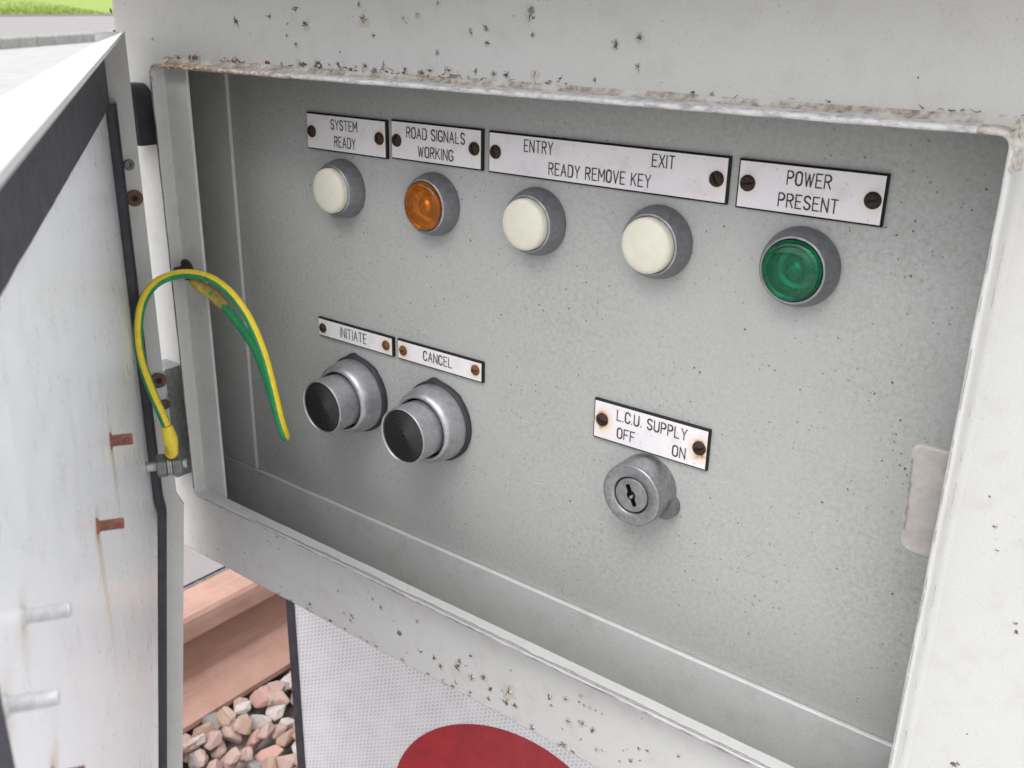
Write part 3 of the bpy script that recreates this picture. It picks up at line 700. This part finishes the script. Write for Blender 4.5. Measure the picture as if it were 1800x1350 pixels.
# keeper tongue for the lock
mb = MB(); pts = []
kx0, kx1, kz0, kz1, kr = -.0742, -.052, -.1683, -.1287, .0034
for cx, cz, a0 in ((kx1, kz1, None), (kx0+kr, kz1-kr, 90), (kx0+kr*1.3+.0016, kz0+kr*1.3, 180), (kx1, kz0, None)):
    if a0 is None: pts.append((cx, cz)); continue
    for i in range(7):
        t = R(a0+90*i/6); pts.append((cx+kr*math.cos(t)*(1 if a0 == 90 else 1.3), cz+kr*math.sin(t)*(1 if a0 == 90 else 1.3)))
n = len(pts); cen = (sum(p[0] for p in pts)/n, sum(p[1] for p in pts)/n)
sh = lambda k, y: [(cen[0]+(x-cen[0])*k, y, cen[1]+(z-cen[1])*k) for x, z in pts]
b = mb.loft([sh(1,-.034), sh(1,-.0358), sh(.985,-.0364), sh(.95,-.0367)], 0, False, True, mats=[0,0,0,0]); mb.face([b[-1]+i for i in range(n)], 0)
for q in range(5):
    t = pts[1+random.randrange(3)] if q < 4 else pts[9+random.randrange(4)]; rx = random.uniform(.0006,.0016)
    mb.poly([(t[0]+.0012+rx*random.uniform(.6,1.2)*math.cos(u), -.0368-.00001*q, t[1]+(-.0014 if q < 4 else .0016)+rx*random.uniform(.6,1.2)*math.sin(u)) for u in [6.28*i/8 for i in range(8)]], 1)
NK = 40
for q in range(NK):
    z = -.134-.026*q/NK; z2 = z-.026/NK; e = lambda zz: .0007+.0014*max(0, nz(zz*260, 3)+.1)*math.sin(math.pi*(-.134-zz)/.026)
    ex = lambda zz: kx0+.0006+(-.134-zz)*.055
    mb.poly([(ex(z),-.0369,z), (ex(z)+e(z),-.0369,z), (ex(z2)+e(z2),-.0369,z2), (ex(z2),-.0369,z2)], 2)
keeper_paint = plain('pinkish_keeper_paint', (.36,.335,.315), .55, 0, .12, 160)
tag(mb.build('lock_keeper', [keeper_paint, MT['grime'], MT['bare']], cab), 'pinkish white chipped lock keeper tongue')

# ------------------------------------------------------------------ engraved lettering (single-line strokes)
def arc_(cx, cy, rx, ry, a0, a1, n=8): return [(cx+rx*math.cos(R(a0+(a1-a0)*i/n)), cy+ry*math.sin(R(a0+(a1-a0)*i/n))) for i in range(n+1)]
GL = {
 'A': (.56, [[(0,0),(.28,1),(.56,0)], [(.10,.34),(.46,.34)]]),
 'C': (.5, [arc_(.25,.75,.25,.25,0,180)+arc_(.25,.25,.25,.25,180,360)]),
 'D': (.52, [[(0,0),(0,1),(.24,1)]+arc_(.24,.72,.28,.28,90,0)+arc_(.24,.28,.28,.28,0,-90)+[(.24,0),(0,0)]]),
 'E': (.46, [[(.46,1),(0,1),(0,0),(.46,0)], [(0,.52),(.38,.52)]]),
 'F': (.46, [[(.46,1),(0,1),(0,0)], [(0,.52),(.38,.52)]]),
 'G': (.52, [arc_(.26,.74,.26,.26,10,180)+arc_(.26,.26,.26,.26,180,360)+[(.52,.45),(.30,.45)]]),
 'I': (.0, [[(0,0),(0,1)]]),
 'K': (.5, [[(0,0),(0,1)], [(.48,1),(.02,.42)], [(.17,.60),(.50,0)]]),
 'L': (.44, [[(0,1),(0,0),(.44,0)]]),
 'M': (.62, [[(0,0),(0,1),(.31,.35),(.62,1),(.62,0)]]),
 'N': (.52, [[(0,0),(0,1),(.52,0),(.52,1)]]),
 'O': (.5, [arc_(.25,.75,.25,.25,0,180)+arc_(.25,.25,.25,.25,180,360)+[(.5,.75)]]),
 'P': (.48, [[(0,0),(0,1),(.23,1)]+arc_(.23,.74,.25,.26,90,-90)+[(0,.48)]]),
 'R': (.5, [[(0,0),(0,1),(.24,1)]+arc_(.24,.75,.25,.25,90,-90)+[(0,.5)], [(.24,.5),(.5,0)]]),
 'S': (.5, [arc_(.25,.76,.24,.24,15,180)+[(.02,.68)]+[(.10,.58),(.40,.43),(.49,.33)]+arc_(.25,.25,.24,.25,0,-170)]),
 'T': (.52, [[(0,1),(.52,1)], [(.26,1),(.26,0)]]),
 'U': (.5, [[(0,1),(0,.26)]+arc_(.25,.26,.25,.26,180,360)+[(.5,1)]]),
 'V': (.52, [[(0,1),(.26,0),(.52,1)]]),
 'W': (.72, [[(0,1),(.19,0),(.36,.9),(.53,0),(.72,1)]]),
 'X': (.52, [[(0,0),(.52,1)], [(0,1),(.52,0)]]),
 'Y': (.54, [[(0,1),(.27,.48),(.54,1)], [(.27,.48),(.27,0)]]),
 '.': (.0, [[(0,0),(0,.05)]]),
 ' ': (.22, []),
}
def stroke(mb, pts, wd, y):
    for i in range(1, len(pts)-1):        # break at sharp corners
        a = Vector(pts[i])-Vector(pts[i-1]); c = Vector(pts[i+1])-Vector(pts[i])
        if a.normalized().dot(c.normalized()) < .35:
            stroke(mb, pts[:i+1], wd, y); stroke(mb, pts[i:], wd, y-.000013); return
    n = len(pts); P = [Vector((x, z)) for x, z in pts]; L = []; Rr = []
    for i, p in enumerate(P):
        a = (P[i]-P[i-1]).normalized() if i else (P[1]-P[0]).normalized()
        c = (P[i+1]-P[i]).normalized() if i < n-1 else a
        tdir = a+c
        if tdir.length < 1e-4: tdir = a
        tdir.normalize(); nr = Vector((-tdir.y, tdir.x)); k = 1/max(.55, nr.dot(Vector((-a.y, a.x))))
        e = p
        if i == 0: e = p-a*wd*.6
        if i == n-1: e = p+a*wd*.6
        q = .7 if i in (0, n-1) else 1
        L.append(e+nr*wd*k*q); Rr.append(e-nr*wd*k*q)
    for i in range(n-1):
        mb.poly([(L[i].x,y,L[i].y),(Rr[i].x,y,Rr[i].y),(Rr[i+1].x,y,Rr[i+1].y),(L[i+1].x,y,L[i+1].y)])
def write(mb, text, x, z, width, height, y, wd):
    gap = .24; tot = sum(GL[c][0] for c in text)+gap*(len(text)-1); kx = width/tot; cx = x; q = 0
    for c in text:
        wl, sts = GL[c]
        for st in sts:
            q += 1; stroke(mb, [(cx+px*kx, z+pz*height) for px, pz in st], wd, y-.00002*(q % 6))
        cx += (wl+gap)*kx

# ------------------------------------------------------------------ name plates with their screws
def screw(parent, x, z, y, r, mt, ang):
    mb = MB(); c, s_ = math.cos(ang), math.sin(ang); ws = .13
    cols = [-1,-.97,-.85,-.65,-.4,-ws-.03,-ws,-ws+.001,ws-.001,ws,ws+.03,.4,.65,.85,.97,1]
    rows = 14; b = []
    for k, a in enumerate(cols):
        hw = math.sqrt(max(0, 1-a*a)); deep = 7 <= k <= 8; l = []
        for j in range(rows+1):
            t = -hw+2*hw*j/rows; d2 = a*a+t*t; h = .62*math.sqrt(max(0, 1.02-d2))
            if deep: h = min(h, .30)-.06
            px, pz = a*r, t*r
            l.append((x+px*c-pz*s_, y-max(0, h)*r*.95, z+px*s_+pz*c))
        b.append(mb.add(l))
    for k in range(len(cols)-1):
        for j in range(rows): mb.face((b[k]+j, b[k]+j+1, b[k+1]+j+1, b[k+1]+j), 0, not 5 < k < 9)
    mb.lathe([(r, -.0004), (r, .0002), (r*.98, .0003)], (x,y,z), (0,-1,0), 28, 0, cap=False)
    return mb.build('screw', mt, parent, origin=(x,y,z))
INFO = {'SYS': ('white name plate engraved SYSTEM READY, dark brown screws', 0, .5), 'ROAD': ('white name plate engraved ROAD SIGNALS WORKING, dark screws', 0, .2),
        'ENT': ('long white name plate engraved ENTRY EXIT READY REMOVE KEY', 0, .25), 'POW': ('white name plate engraved POWER PRESENT', 0, .3),
        'INI': ('narrow white name plate engraved INITIATE with rusty screws', 1, .5), 'CAN': ('narrow white name plate engraved CANCEL with rusty screws', 1, .5),
        'LCU': ('white name plate engraved L.C.U. SUPPLY OFF ON with rust halos', 0, 1.0)}
for key, ((x0, x1, z0, z1), lines, scr) in PLATES.items():
    lab, rusty, halo = INFO[key]
    mb = MB(); T = .0019; bv = .0007
    cx, cz = (x0+x1)/2, (z0+z1)/2
    rect = lambda e, y: [(x0-e,y,z0-e),(x1+e,y,z0-e),(x1+e,y,z1+e),(x0-e,y,z1+e)]
    mb.loft([rect(bv, .0), rect(bv,-T+.0005), rect(0,-T)], 0, False)
    nu, nv = int((x1-x0)/.0006), int((z1-z0)/.0006)
    mb.grid(lambda a, b: (x0+(x1-x0)*a, -T, z0+(z1-z0)*b), nu, nv, 1)
    rad = .0031 if z1-z0 > .012 else .0027
    seeds = [random.uniform(0, 50) for _ in scr]
    def stain(p):
        v = 0
        for (sx, sz), sd2 in zip(scr, seeds):
            d = math.hypot(p.x-sx, (p.z-sz)*(1.0 if p.z > sz else .72))
            v = max(v, (1-(d-rad*.85)/(.0026*(.75+.6*halo)))*halo*(.85+.5*nz(p.x*500, p.z*500, sd2)))
        return max(0, min(1, v))
    pl = mb.build('name_plate', [MT['black'], MT['laminate']], cab, origin=(cx,0,cz), color=stain); tag(pl, lab)
    mb = MB()
    for tx, x, z, wd, ht in lines: write(mb, tx, x, z, wd, ht, -T-.00015, .00034)
    mb.build('lettering', MT['ink'], pl)
    for i, (sx, sz) in enumerate(scr):
        mt = MT['screw_rust'] if rusty and not (key == 'INI' and i == 0) else MT['screw_dark']
        screw(pl, sx, sz, -T, rad, mt, random.uniform(-.5,.5)+(1.57 if key in ('LCU','POW','CAN') else 0))

# ------------------------------------------------------------------ indicator lamps
LZ = -.0857
def lamp(x, z, kind, lab):
    mb = MB()
    mb.lathe([(.0150,0),(.0152,.0008),(.0152,.0020),(.0149,.0036),(.0143,.0056),(.0135,.0076),(.0128,.0089),(.0125,.0093),(.0121,.0094),(.0117,.0092),(.0116,.0080),(.0116,.0050)], (x,0,z), n=64, mats=[0]*6+[1]*4+[0], cap=False)
    o = mb.build('indicator_lamp', [MT['bezel'], MT['steel']], cab, origin=(x,0,z)); tag(o, lab)
    mb = MB()
    if kind == 'cream': pr_ = [(.0114,.0055),(.0114,.0108),(.0112,.0117),(.0106,.0124),(.0095,.0129),(.007,.0134),(.0035,.0137),(.0,.0138)]
    else: pr_ = [(.0115,.0055),(.0114,.0096),(.0108,.0106),(.0098,.0112),(.0092,.0113),(.0088,.0114),(.0080,.0119),(.0060,.0123),(.0030,.0125),(.0,.01255)]
    mb.lathe(pr_, (x,0,z), n=64, cap=False)
    mb.build('lens', MT[kind], o, origin=(x,0,z))
    if kind != 'cream':
        mb = MB(); pr2 = [(.0113,.0094),(.0110,.0070),(.0106,.0064),(.0098,.0062),(.0092,.0050),(.0080,.0034),(.0066,.0024),(.0050,.0020),(.0044,.0024),(.0040,.0046),(.0032,.0062),(.0018,.0070),(.0001,.0072)]
        mb.lathe(pr2, (x,0,z), n=24, smooth=False, cap=False); mb.build('reflector', MT['reflector'], o)
lamp(-.3788, LZ, 'cream', 'indicator lamp with cream white lens under SYSTEM READY')
lamp(-.3157, LZ, 'amber', 'indicator lamp with amber orange lens')
lamp(-.2547, LZ, 'cream', 'indicator lamp with cream white lens under ENTRY')
lamp(-.1931, LZ, 'cream', 'indicator lamp with cream white lens under EXIT')
lamp(-.1326, LZ-.0003, 'greenlens', 'indicator lamp with dark green lens')

# ------------------------------------------------------------------ push buttons
def button(x, z, lab):
    mb = MB(); n = 64
    def gk(h, e): 
        l = []
        for i in range(n):
            t = 2*math.pi*i/n; r = .0216+e+.0016*math.exp(-((t-math.pi/2-.15)/.14)**2)+.0006*math.exp(-((t-.9)/.08)**2); l.append((x+r*math.cos(t), -h, z+r*math.sin(t)))
        return l
    g = [gk(0,0), gk(.0024,0), gk(.0030,-.0006)]
    b = mb.loft(g, 0, True); mb.face([b[-1]+i for i in range(n)], 0)
    gask = mb
    mb = MB()
    mb.lathe([(.0203,.0028),(.0204,.0040),(.0202,.0070),(.0197,.0105),(.0189,.0132),(.0180,.0147),(.0172,.0154),(.0165,.0155),(.0160,.0150),(.0158,.0130)], (x,0,z), n=64, cap=False)
    o = mb.build('push_button', MT['chrome'], cab, origin=(x,0,z)); tag(o, lab)
    gask.build('rubber_gasket', MT['rubber'], o)
    mb = MB()
    mb.lathe([(.0146,.011),(.0149,.0276),(.0148,.0282),(.0145,.0285),(.0141,.0284),(.0138,.0278),(.0138,.0262)], (x,0,z), n=64, cap=False)
    mb.build('button_cap', MT['chrome'], o)
    pr_ = [(.0139,.0266)]; r = .0136; ml = []
    while r > .0012:
        pr_ += [(r,.0264),(r-.0003,.0276),(r-.0006,.0277)]; r -= .00128; ml += [0,1,1]
    mb = MB(); mb.lathe(pr_+[(.0003,.0268)], (x,0,z), n=64, mats=ml+[0])
    mb.build('grooved_insert', [MT['black'], MT['ridge']], o)
button(-.3735, -.1977, 'chrome push button with black grooved cap under INITIATE')
button(-.3142, -.1977, 'chrome push button with black grooved cap under CANCEL')

# ------------------------------------------------------------------ key switch
kx, kz = -.1903, -.1952
mb = MB()
mb.lathe([(.0146,0),(.0145,.0100),(.0143,.0138),(.0140,.0145),(.0136,.0146),(.0089,.0146),(.0086,.0142),(.0085,.0115)], (kx,0,kz), n=64, cap=False)
b = mb.add([]); t0 = R(-28)
lug = [(kx+.0128*math.cos(t0)+.0058*math.cos(t0+a), kz+.0128*math.sin(t0)+.0058*math.sin(t0+a)) for a in [-1.9+3.8*i/12 for i in range(13)]]
mb.loft([[(x,0,z) for x, z in lug], [(x,-.0045,z) for x, z in lug]], 1, False); mb.poly([(x,-.0045,z) for x, z in lug], 1)
ks = mb.build('key_switch', [MT['steel'], MT['bolt_grey']], cab, origin=(kx,0,kz)); tag(ks, 'round grey metal key switch with an empty keyhole')
mb = MB(); n = 72; rot = R(115)
def keyr(t):
    p = t-rot; return max(.0022, min(.0052/max(1e-3, abs(math.cos(p))), .00115/max(1e-3, abs(math.sin(p)))))
ts = [2*math.pi*i/n for i in range(n)]
L0 = [(kx+.0079*math.cos(t), -.0115, kz+.0079*math.sin(t)) for t in ts]; L1 = [(kx+.0079*math.cos(t), -.0138, kz+.0079*math.sin(t)) for t in ts]
L2 = [(kx+.0076*math.cos(t), -.0141, kz+.0076*math.sin(t)) for t in ts]
kk = lambda y: [(kx+keyr(t)*math.cos(t), y, kz+keyr(t)*math.sin(t)) for t in ts]
b = mb.loft([L0, L1, L2, kk(-.0141), kk(-.0118)], 0, False, mats=[0,0,0,1]); mb.face([b[-1]+i for i in range(n)], 1)
mb.lathe([(.0007,.0116),(.0008,.0136),(.0005,.0140)], (kx-.0003,0,kz-.0012), n=12)
mb.build('lock_barrel', [MT['barrel'], MT['black']], ks)

# ------------------------------------------------------------------ the door (u along the door from the hinge, n towards the cabinet)
DU = Vector((.8334,-.5526,0)).normalized(); DN = Vector((-DU.y, DU.x, 0)); DH = Vector((-.477,-.055,0))
def D(u, n, z):
    if z < -.272:
        k = min(1, (-.272-z)/.008); n += k*(.0034 if n > -.006 else .0012)-.098*max(0, -.280-z)
    return DH+DU*u+DN*n+Vector((0,0,z))
DB = -.60; DW = .4405; SK = -.0125
zs = [-.0185, -.03, -.06, -.1, -.15, -.2, -.25, -.272, -.276, -.280, -.30, -.34, -.4, -.5, DB]
us = [0, .004, .02, .06, .12, .2, .3, .4, DW]
def strip(mb, fa, fb, m=0, smooth=True):     # fa, fb: functions of z
    a = mb.add([fa(z) for z in zs]); b = mb.add([fb(z) for z in zs])
    for i in range(len(zs)-1): mb.face((a+i, b+i, b+i+1, a+i+1), m, smooth)
mb = MB()
nw, nh = 60, 40
def skinpt(a, b): 
    z = -.0190+(DB+.0190)*b; u = DW*a
    return D(u, SK+.00003*nz(u*9, z*9), z)
mb.grid(skinpt, 280, 220, 0, True)
mb.grid(lambda a, b: D(DW*a, SK-.0014, -.0185+(DB+.0185)*b), nw, 80, 0, True)
mb.poly([D(DW,SK,-.0190), D(DW,SK,DB), D(DW,SK-.0014,DB), D(DW,SK-.0014,-.0185)], 1)
# hinge-side return: inner face, front edge, outer face
zt = -.0120
zs[0] = zt
strip(mb, lambda z: D(0, SK-.0014, z), lambda z: D(0, .0004, z), 1)
strip(mb, lambda z: D(0, .0004, z), lambda z: D(-.0015, .0004, z), 2)
strip(mb, lambda z: D(-.0015, .0004, z), lambda z: D(-.0015, SK-.0014, z), 1)
# top return, rising towards its free edge
top_i = lambda u: -.0113-.0098*u
n_ = 24
for i in range(n_):
    a, b = .475*i/n_-.0015*(i == 0), .475*(i+1)/n_
    mb.poly([D(a,SK-.0016,-.0200),D(b,SK-.0016,-.0200),D(b,SK-.0016,-.0173),D(a,SK-.0016,-.0173)], 1)
    A = [D(a,SK-.0016,-.0173),D(b,SK-.0016,-.0173),D(b,.0004,top_i(b)),D(a,.0004,top_i(max(a,0)))]
    mb.poly(A, 1); mb.poly([A[3],A[2],A[2]-Vector((0,0,.0014)),A[3]-Vector((0,0,.0014))], 1)
STUDS = [(.2243,-.1404,.0072,.0021,'rust'), (.2976,-.1349,.0068,.0016,'rust'), (.4120,-.0905,.0072,.00125,'grey'), (.4330,-.0915,.0070,.00125,'grey'), (.4110,-.1235,.0050,.0012,'rust')]
def doorstain(p):
    q = p-DH; u = q.dot(DU); z = p.z; v = 0
    if z > -.27 and q.dot(DN) < SK-.0005: return 0
    for su, sz, L, r, kind in STUDS:
        k = 1 if kind == 'rust' else .35; d = sz-z; Lr = .052 if kind == 'rust' else .012
        if abs(d) < .003: v = max(v, k*max(0, 1-math.hypot((u-su)*.32, d)/.0042))
        if -.002 < d < Lr:
            f = 1-max(0, d)/Lr; wd = .0045+.0035*f+.0015*nz(d*90, su*40)
            v = max(v, k*f**.8*max(0, 1-abs(u-su-.002*nz(d*50, su*9))/wd)**.7*(.75 if d > .004 else 1))
    return min(1, v)
t = NT('pale_rust_run'); n1 = t.noise(1, 4, .6, t.scale((300,300,40)))
MT['run'] = t.set(Base_Color=t.mix(t.mapr(n1, .3, .7), (.60,.47,.26), (.70,.62,.48)), Roughness=.4)
door = mb.build('door', [MT['doorskin'], MT['white'], MT['dirtyedge'], MT['run'], MT['rustspot']], cab, origin=D(0,0,-.3), color=doorstain); tag(door, 'open white door with black seal, studs and rust runs')
mb = MB()
# seal: wide band under the top return, strips down both sides
for (u0, u1, z0f, z1f, n1_) in ((.0006, DW-.001, lambda u: -.0172, lambda u: -.0480+.0128*u, SK+.0018),):
    N = 40
    for i in range(N):
        a, b = u0+(u1-u0)*i/N, u0+(u1-u0)*(i+1)/N
        w0 = .0003*nz(a*50, 1); w1 = .0003*nz(b*50, 1)
        mb.poly([D(a,n1_,z0f(a)),D(b,n1_,z0f(b)),D(b,n1_,z1f(b)+w1),D(a,n1_,z1f(a)+w0)]); mb.poly([D(a,n1_,z1f(a)+w0),D(b,n1_,z1f(b)+w1),D(b,SK+.0001,z1f(b)+w1-.0006),D(a,SK+.0001,z1f(a)+w0-.0006)])
zs2 = zs; zs = [-.046,-.06,-.1,-.15,-.2,-.25,-.272,-.276,-.28,-.3,-.34,-.4,-.5,DB]
strip(mb, lambda z: D(.0002, SK+.0052, z), lambda z: D(.0085, SK+.0052, z)); strip(mb, lambda z: D(.0085, SK+.0052, z), lambda z: D(.0100, SK+.0040, z)); strip(mb, lambda z: D(.0100, SK+.0040, z), lambda z: D(.0100, SK+.0003, z))
strip(mb, lambda z: D(DW-.0016, SK+.0012, z), lambda z: D(DW+.0004, SK+.0012, z)); strip(mb, lambda z: D(DW+.0004, SK+.0012, z), lambda z: D(DW+.0004, SK-.0015, z)); strip(mb, lambda z: D(DW-.0016, SK+.0003, z), lambda z: D(DW-.0016, SK+.0012, z))
mb.build('rubber_seal', MT['rubber'], door)
for u, z, L, r, kind in STUDS:
    mb = MB(); pr_ = [(r*1.55,0),(r*1.3,.0004),(r*1.0,.0007)]; h = .0008
    if L < .004: pr_ += [(r*.9,.0012),(r*.2,L)]
    else:
        while h < L-.0003: pr_ += [(r*.84,h),(r*1.05,h+.0003),(r*.84,h+.0006)]; h += .00062
        pr_ += [(r*.8,L)]
    mb.lathe(pr_, D(u,SK,z), DN, 20); tag(mb.build('stud', MT['rust_thread'] if kind == 'rust' else MT['stud_grey'], door, origin=D(u,SK,z)), 'rusted threaded stud' if kind == 'rust' else 'grey threaded stud')
for n1_, z, r, kind in ((-.0048,-.0780,.0028,'bolt'), (-.0040,-.0955,.0043,'washer'), (-.0026,-.1995,.0045,'washer'), (-.0005,-.2145,.0030,'bolt')):
    mb = MB(); c = D(.0001, n1_, z)
    if kind == 'bolt': mb.lathe([(r,0),(r,.0008),(r*.85,.0014),(r*.5,.0016),(r*.45,.0010),(.0001,.0010)], c, DU, 24)
    else: mb.lathe([(r,0),(r,.0010),(r*.9,.0013),(r*.36,.0013),(r*.3,.0004),(.0001,.0004)], c, DU, 28, mats=[0,0,0,1,1])
    tag(mb.build('hinge_bolt', [MT['bolt_grey'] if kind == 'bolt' and z > -.1 else MT['rust_washer'], MT['screw_dark']], door, origin=c), 'rusty washer head' if kind == 'washer' else None)
# earth stud with its two nuts
EU, EZ = .040, -.2350; eb = D(EU, SK, EZ)
mb = MB(); pr_ = [(.0034,0),(.0030,.0004)]; h = .0005
while h < .0205: pr_ += [(.0024,h),(.0028,h+.00035),(.0024,h+.0007)]; h += .0008
mb.lathe(pr_+[(.0022,.0212)], eb, DN, 24); es = mb.build('earth_stud', MT['chrome'], door, origin=eb)
for h0, h1 in ((.0056,.0110), (.0134,.0188)):
    mb = MB()
    c = .0005; mb.lathe([(.0028,h0),(.0058,h0),(.0066,h0+c),(.0066,h1-c),(.0058,h1),(.0028,h1)], eb, DN, 6, smooth=False, cap=False); mb.build('nut', MT['bolt_grey'], es)
mb = MB(); mb.lathe([(.0028,.0111),(.0060,.0111),(.0060,.0121),(.0028,.0121)], eb, DN, 32, cap=False, smooth=False); mb.build('washer', MT['steel'], es)
# hinge leaves standing between the door and the front
for x0, x1, z0, z1, y0 in ((-.4955,-.4790,-.0690,-.0378,-.0535), (-.4955,-.4797,-.2640,-.1950,-.0535)):
    mb = MB(); pts = [(x0,z0),(x1,z0),(x1,z1-.013)]+([(x1-.010+.010*math.cos(t), z1-.013+.013*math.sin(t)) for t in [math.pi/2*i/8 for i in range(1,9)]] if z1 > -.1 else [(x1, z1)])+[(x0,z1)]
    lo = [[(x,y,z) for x, z in pts] for y in (-.0403, y0+.002, y0)]
    cxx = (x0+x1)/2; czz = (z0+z1)/2
    lo[2] = [(cxx+(p[0]-cxx)*.86, p[1], czz+(p[2]-czz)*.95) for p in lo[2]]
    b = mb.loft(lo, 0, False); mb.face([b[-1]+i for i in range(len(pts))], 0)
    mb.build('hinge', MT['rubber'] if z1 > -.1 else MT['steel'], door, origin=(cxx,y0,czz))

# ------------------------------------------------------------------ earth cable looped from the door to the flange
cable = thing('earth_cable', CABLE_PATH[0], 'yellow and green striped earth cable looped between door stud and cabinet', 'cable')
CP = [Vector(p) for p in CABLE_PATH]
eye = eb+DN*.0127
CP[0] = eye+Vector((0,0,.0075)); 
V = -fwd; UP = Vector((0,0,1))
path = smooth_path(CP[3:-2], 9)
keys = [(0, V*.75+right*.75), (.18, V*1+right*.2), (.30, V*.75+UP*.6), (.42, V*.5+UP*.85), (.55, V*.65+right*.65+UP*.35), (.68, V*.65+right*.65), (.72, V*.5+right*.3-UP*.6), (.755, -V*.7-right*.2-UP*.3), (1, -V*.85+right*.35+UP*.3)]
def yd(t):
    for (a, va), (b, vb) in zip(keys[:-1], keys[1:]):
        if t <= b: return va.lerp(vb, (t-a)/(b-a))
    return keys[-1][1]
mb = MB(); n = 24; CRd = .0025; loops = []
ln = [0]
for a, b in zip(path[:-1], path[1:]): ln.append(ln[-1]+(b-a).length)
for i, p in enumerate(path):
    tg = (path[min(i+1, len(path)-1)]-path[max(i-1, 0)]).normalized()
    y = yd(ln[i]/ln[-1]); e1 = (y-tg*y.dot(tg)).normalized(); e2 = tg.cross(e1)
    loops.append([p+(e1*math.cos(q)+e2*math.sin(q))*CRd for q in [2*math.pi*(k+.5)/n for k in range(n)]])
b = [mb.add(l) for l in loops]
for j in range(len(loops)-1):
    for i in range(n):
        k = (i+1) % n; ang = 2*math.pi*(i+1)/n; a = min(ang, 2*math.pi-ang)
        mb.face((b[j]+i, b[j]+k, b[j+1]+k, b[j+1]+i), 0 if a < R(40) else 1, True)
mb.build('insulation', [MT['yellow'], MT['green']], cable)
mb = MB()          # worn black print along the green side
for i in range(6, 34):
    if i % 7 in (0, 5): continue
    p = path[i]; tg = (path[i+1]-path[i-1]).normalized(); y = yd(ln[i]/ln[-1]); e1 = (y-tg*y.dot(tg)).normalized(); e2 = tg.cross(e1)
    if e2.dot(right) > 0: e2 = -e2
    for q in range(3):
        a0 = R(58+random.uniform(0,14)); a1 = a0+R(random.uniform(6,16)); o = tg*random.uniform(-.0007,.0007); ww = tg*.00016
        f = lambda aa: p+o+(e1*math.cos(aa)+e2*math.sin(aa))*(CRd+.00004)
        mb.poly([f(a0)-ww, f(a0)+ww, f(a1)+ww, f(a1)-ww])
mb.build('printing', MT['ink'], cable)
def boot(pts, radii, mt, lab):
    pa = smooth_path(pts, 6); mb = MB(); lo = []; N = len(pa)
    for i, p in enumerate(pa):
        tg = (pa[min(i+1, N-1)]-pa[max(i-1, 0)]).normalized(); e1 = tg.cross(V).normalized(); e2 = tg.cross(e1)
        f = i/(N-1)*(len(radii)-1); k = min(int(f), len(radii)-2); r = radii[k]+(radii[k+1]-radii[k])*(f-k)
        lo.append([p+(e1*math.cos(q)+e2*math.sin(q)*.85)*r for q in [2*math.pi*j/20 for j in range(20)]])
    bb = mb.loft(lo, 0, True); mb.face([bb[0]+i for i in range(20)]); mb.face([bb[-1]+i for i in range(20)])
    tag(mb.build('crimp_boot', mt, cable), lab)
boot([CP[0]+Vector((0,0,.0006)), CP[1], CP[2], CP[3]], [.0032,.0040,.0031,.0028,.0037,.0038,.0033,.0031], MT['boot'], 'clean bright yellow crimp boot')
boot(CP[-5:-1], [.0027,.0032,.0028,.0032,.0030,.0027], MT['boot_old'], 'dirty yellow crimp boot')
mb = MB()
mb.lathe([(.0030,-.0006),(.0062,-.0006),(.0062,.0003),(.0030,.0003)], eye+DN*.0003, DN, 32, cap=False, smooth=False)
q = eye; mb.box(q+Vector((-.0018,-.0009,.0052)), q+Vector((.0018,.0009,.0105)), 0, .0003)
mb.build('ring_lug', MT['steel'], cable)
mb = MB(); c = Vector((-.4632,-.0411,-.1352)); mb.lathe([(.0058,0),(.0058,.0012),(.0050,.0016),(.0026,.0016),(.0026,.0072),(.0020,.0076),(.0001,.0076)], c, (0,-1,0), 28)
mb.build('cable_bolt', MT['screw_dark'], cable)
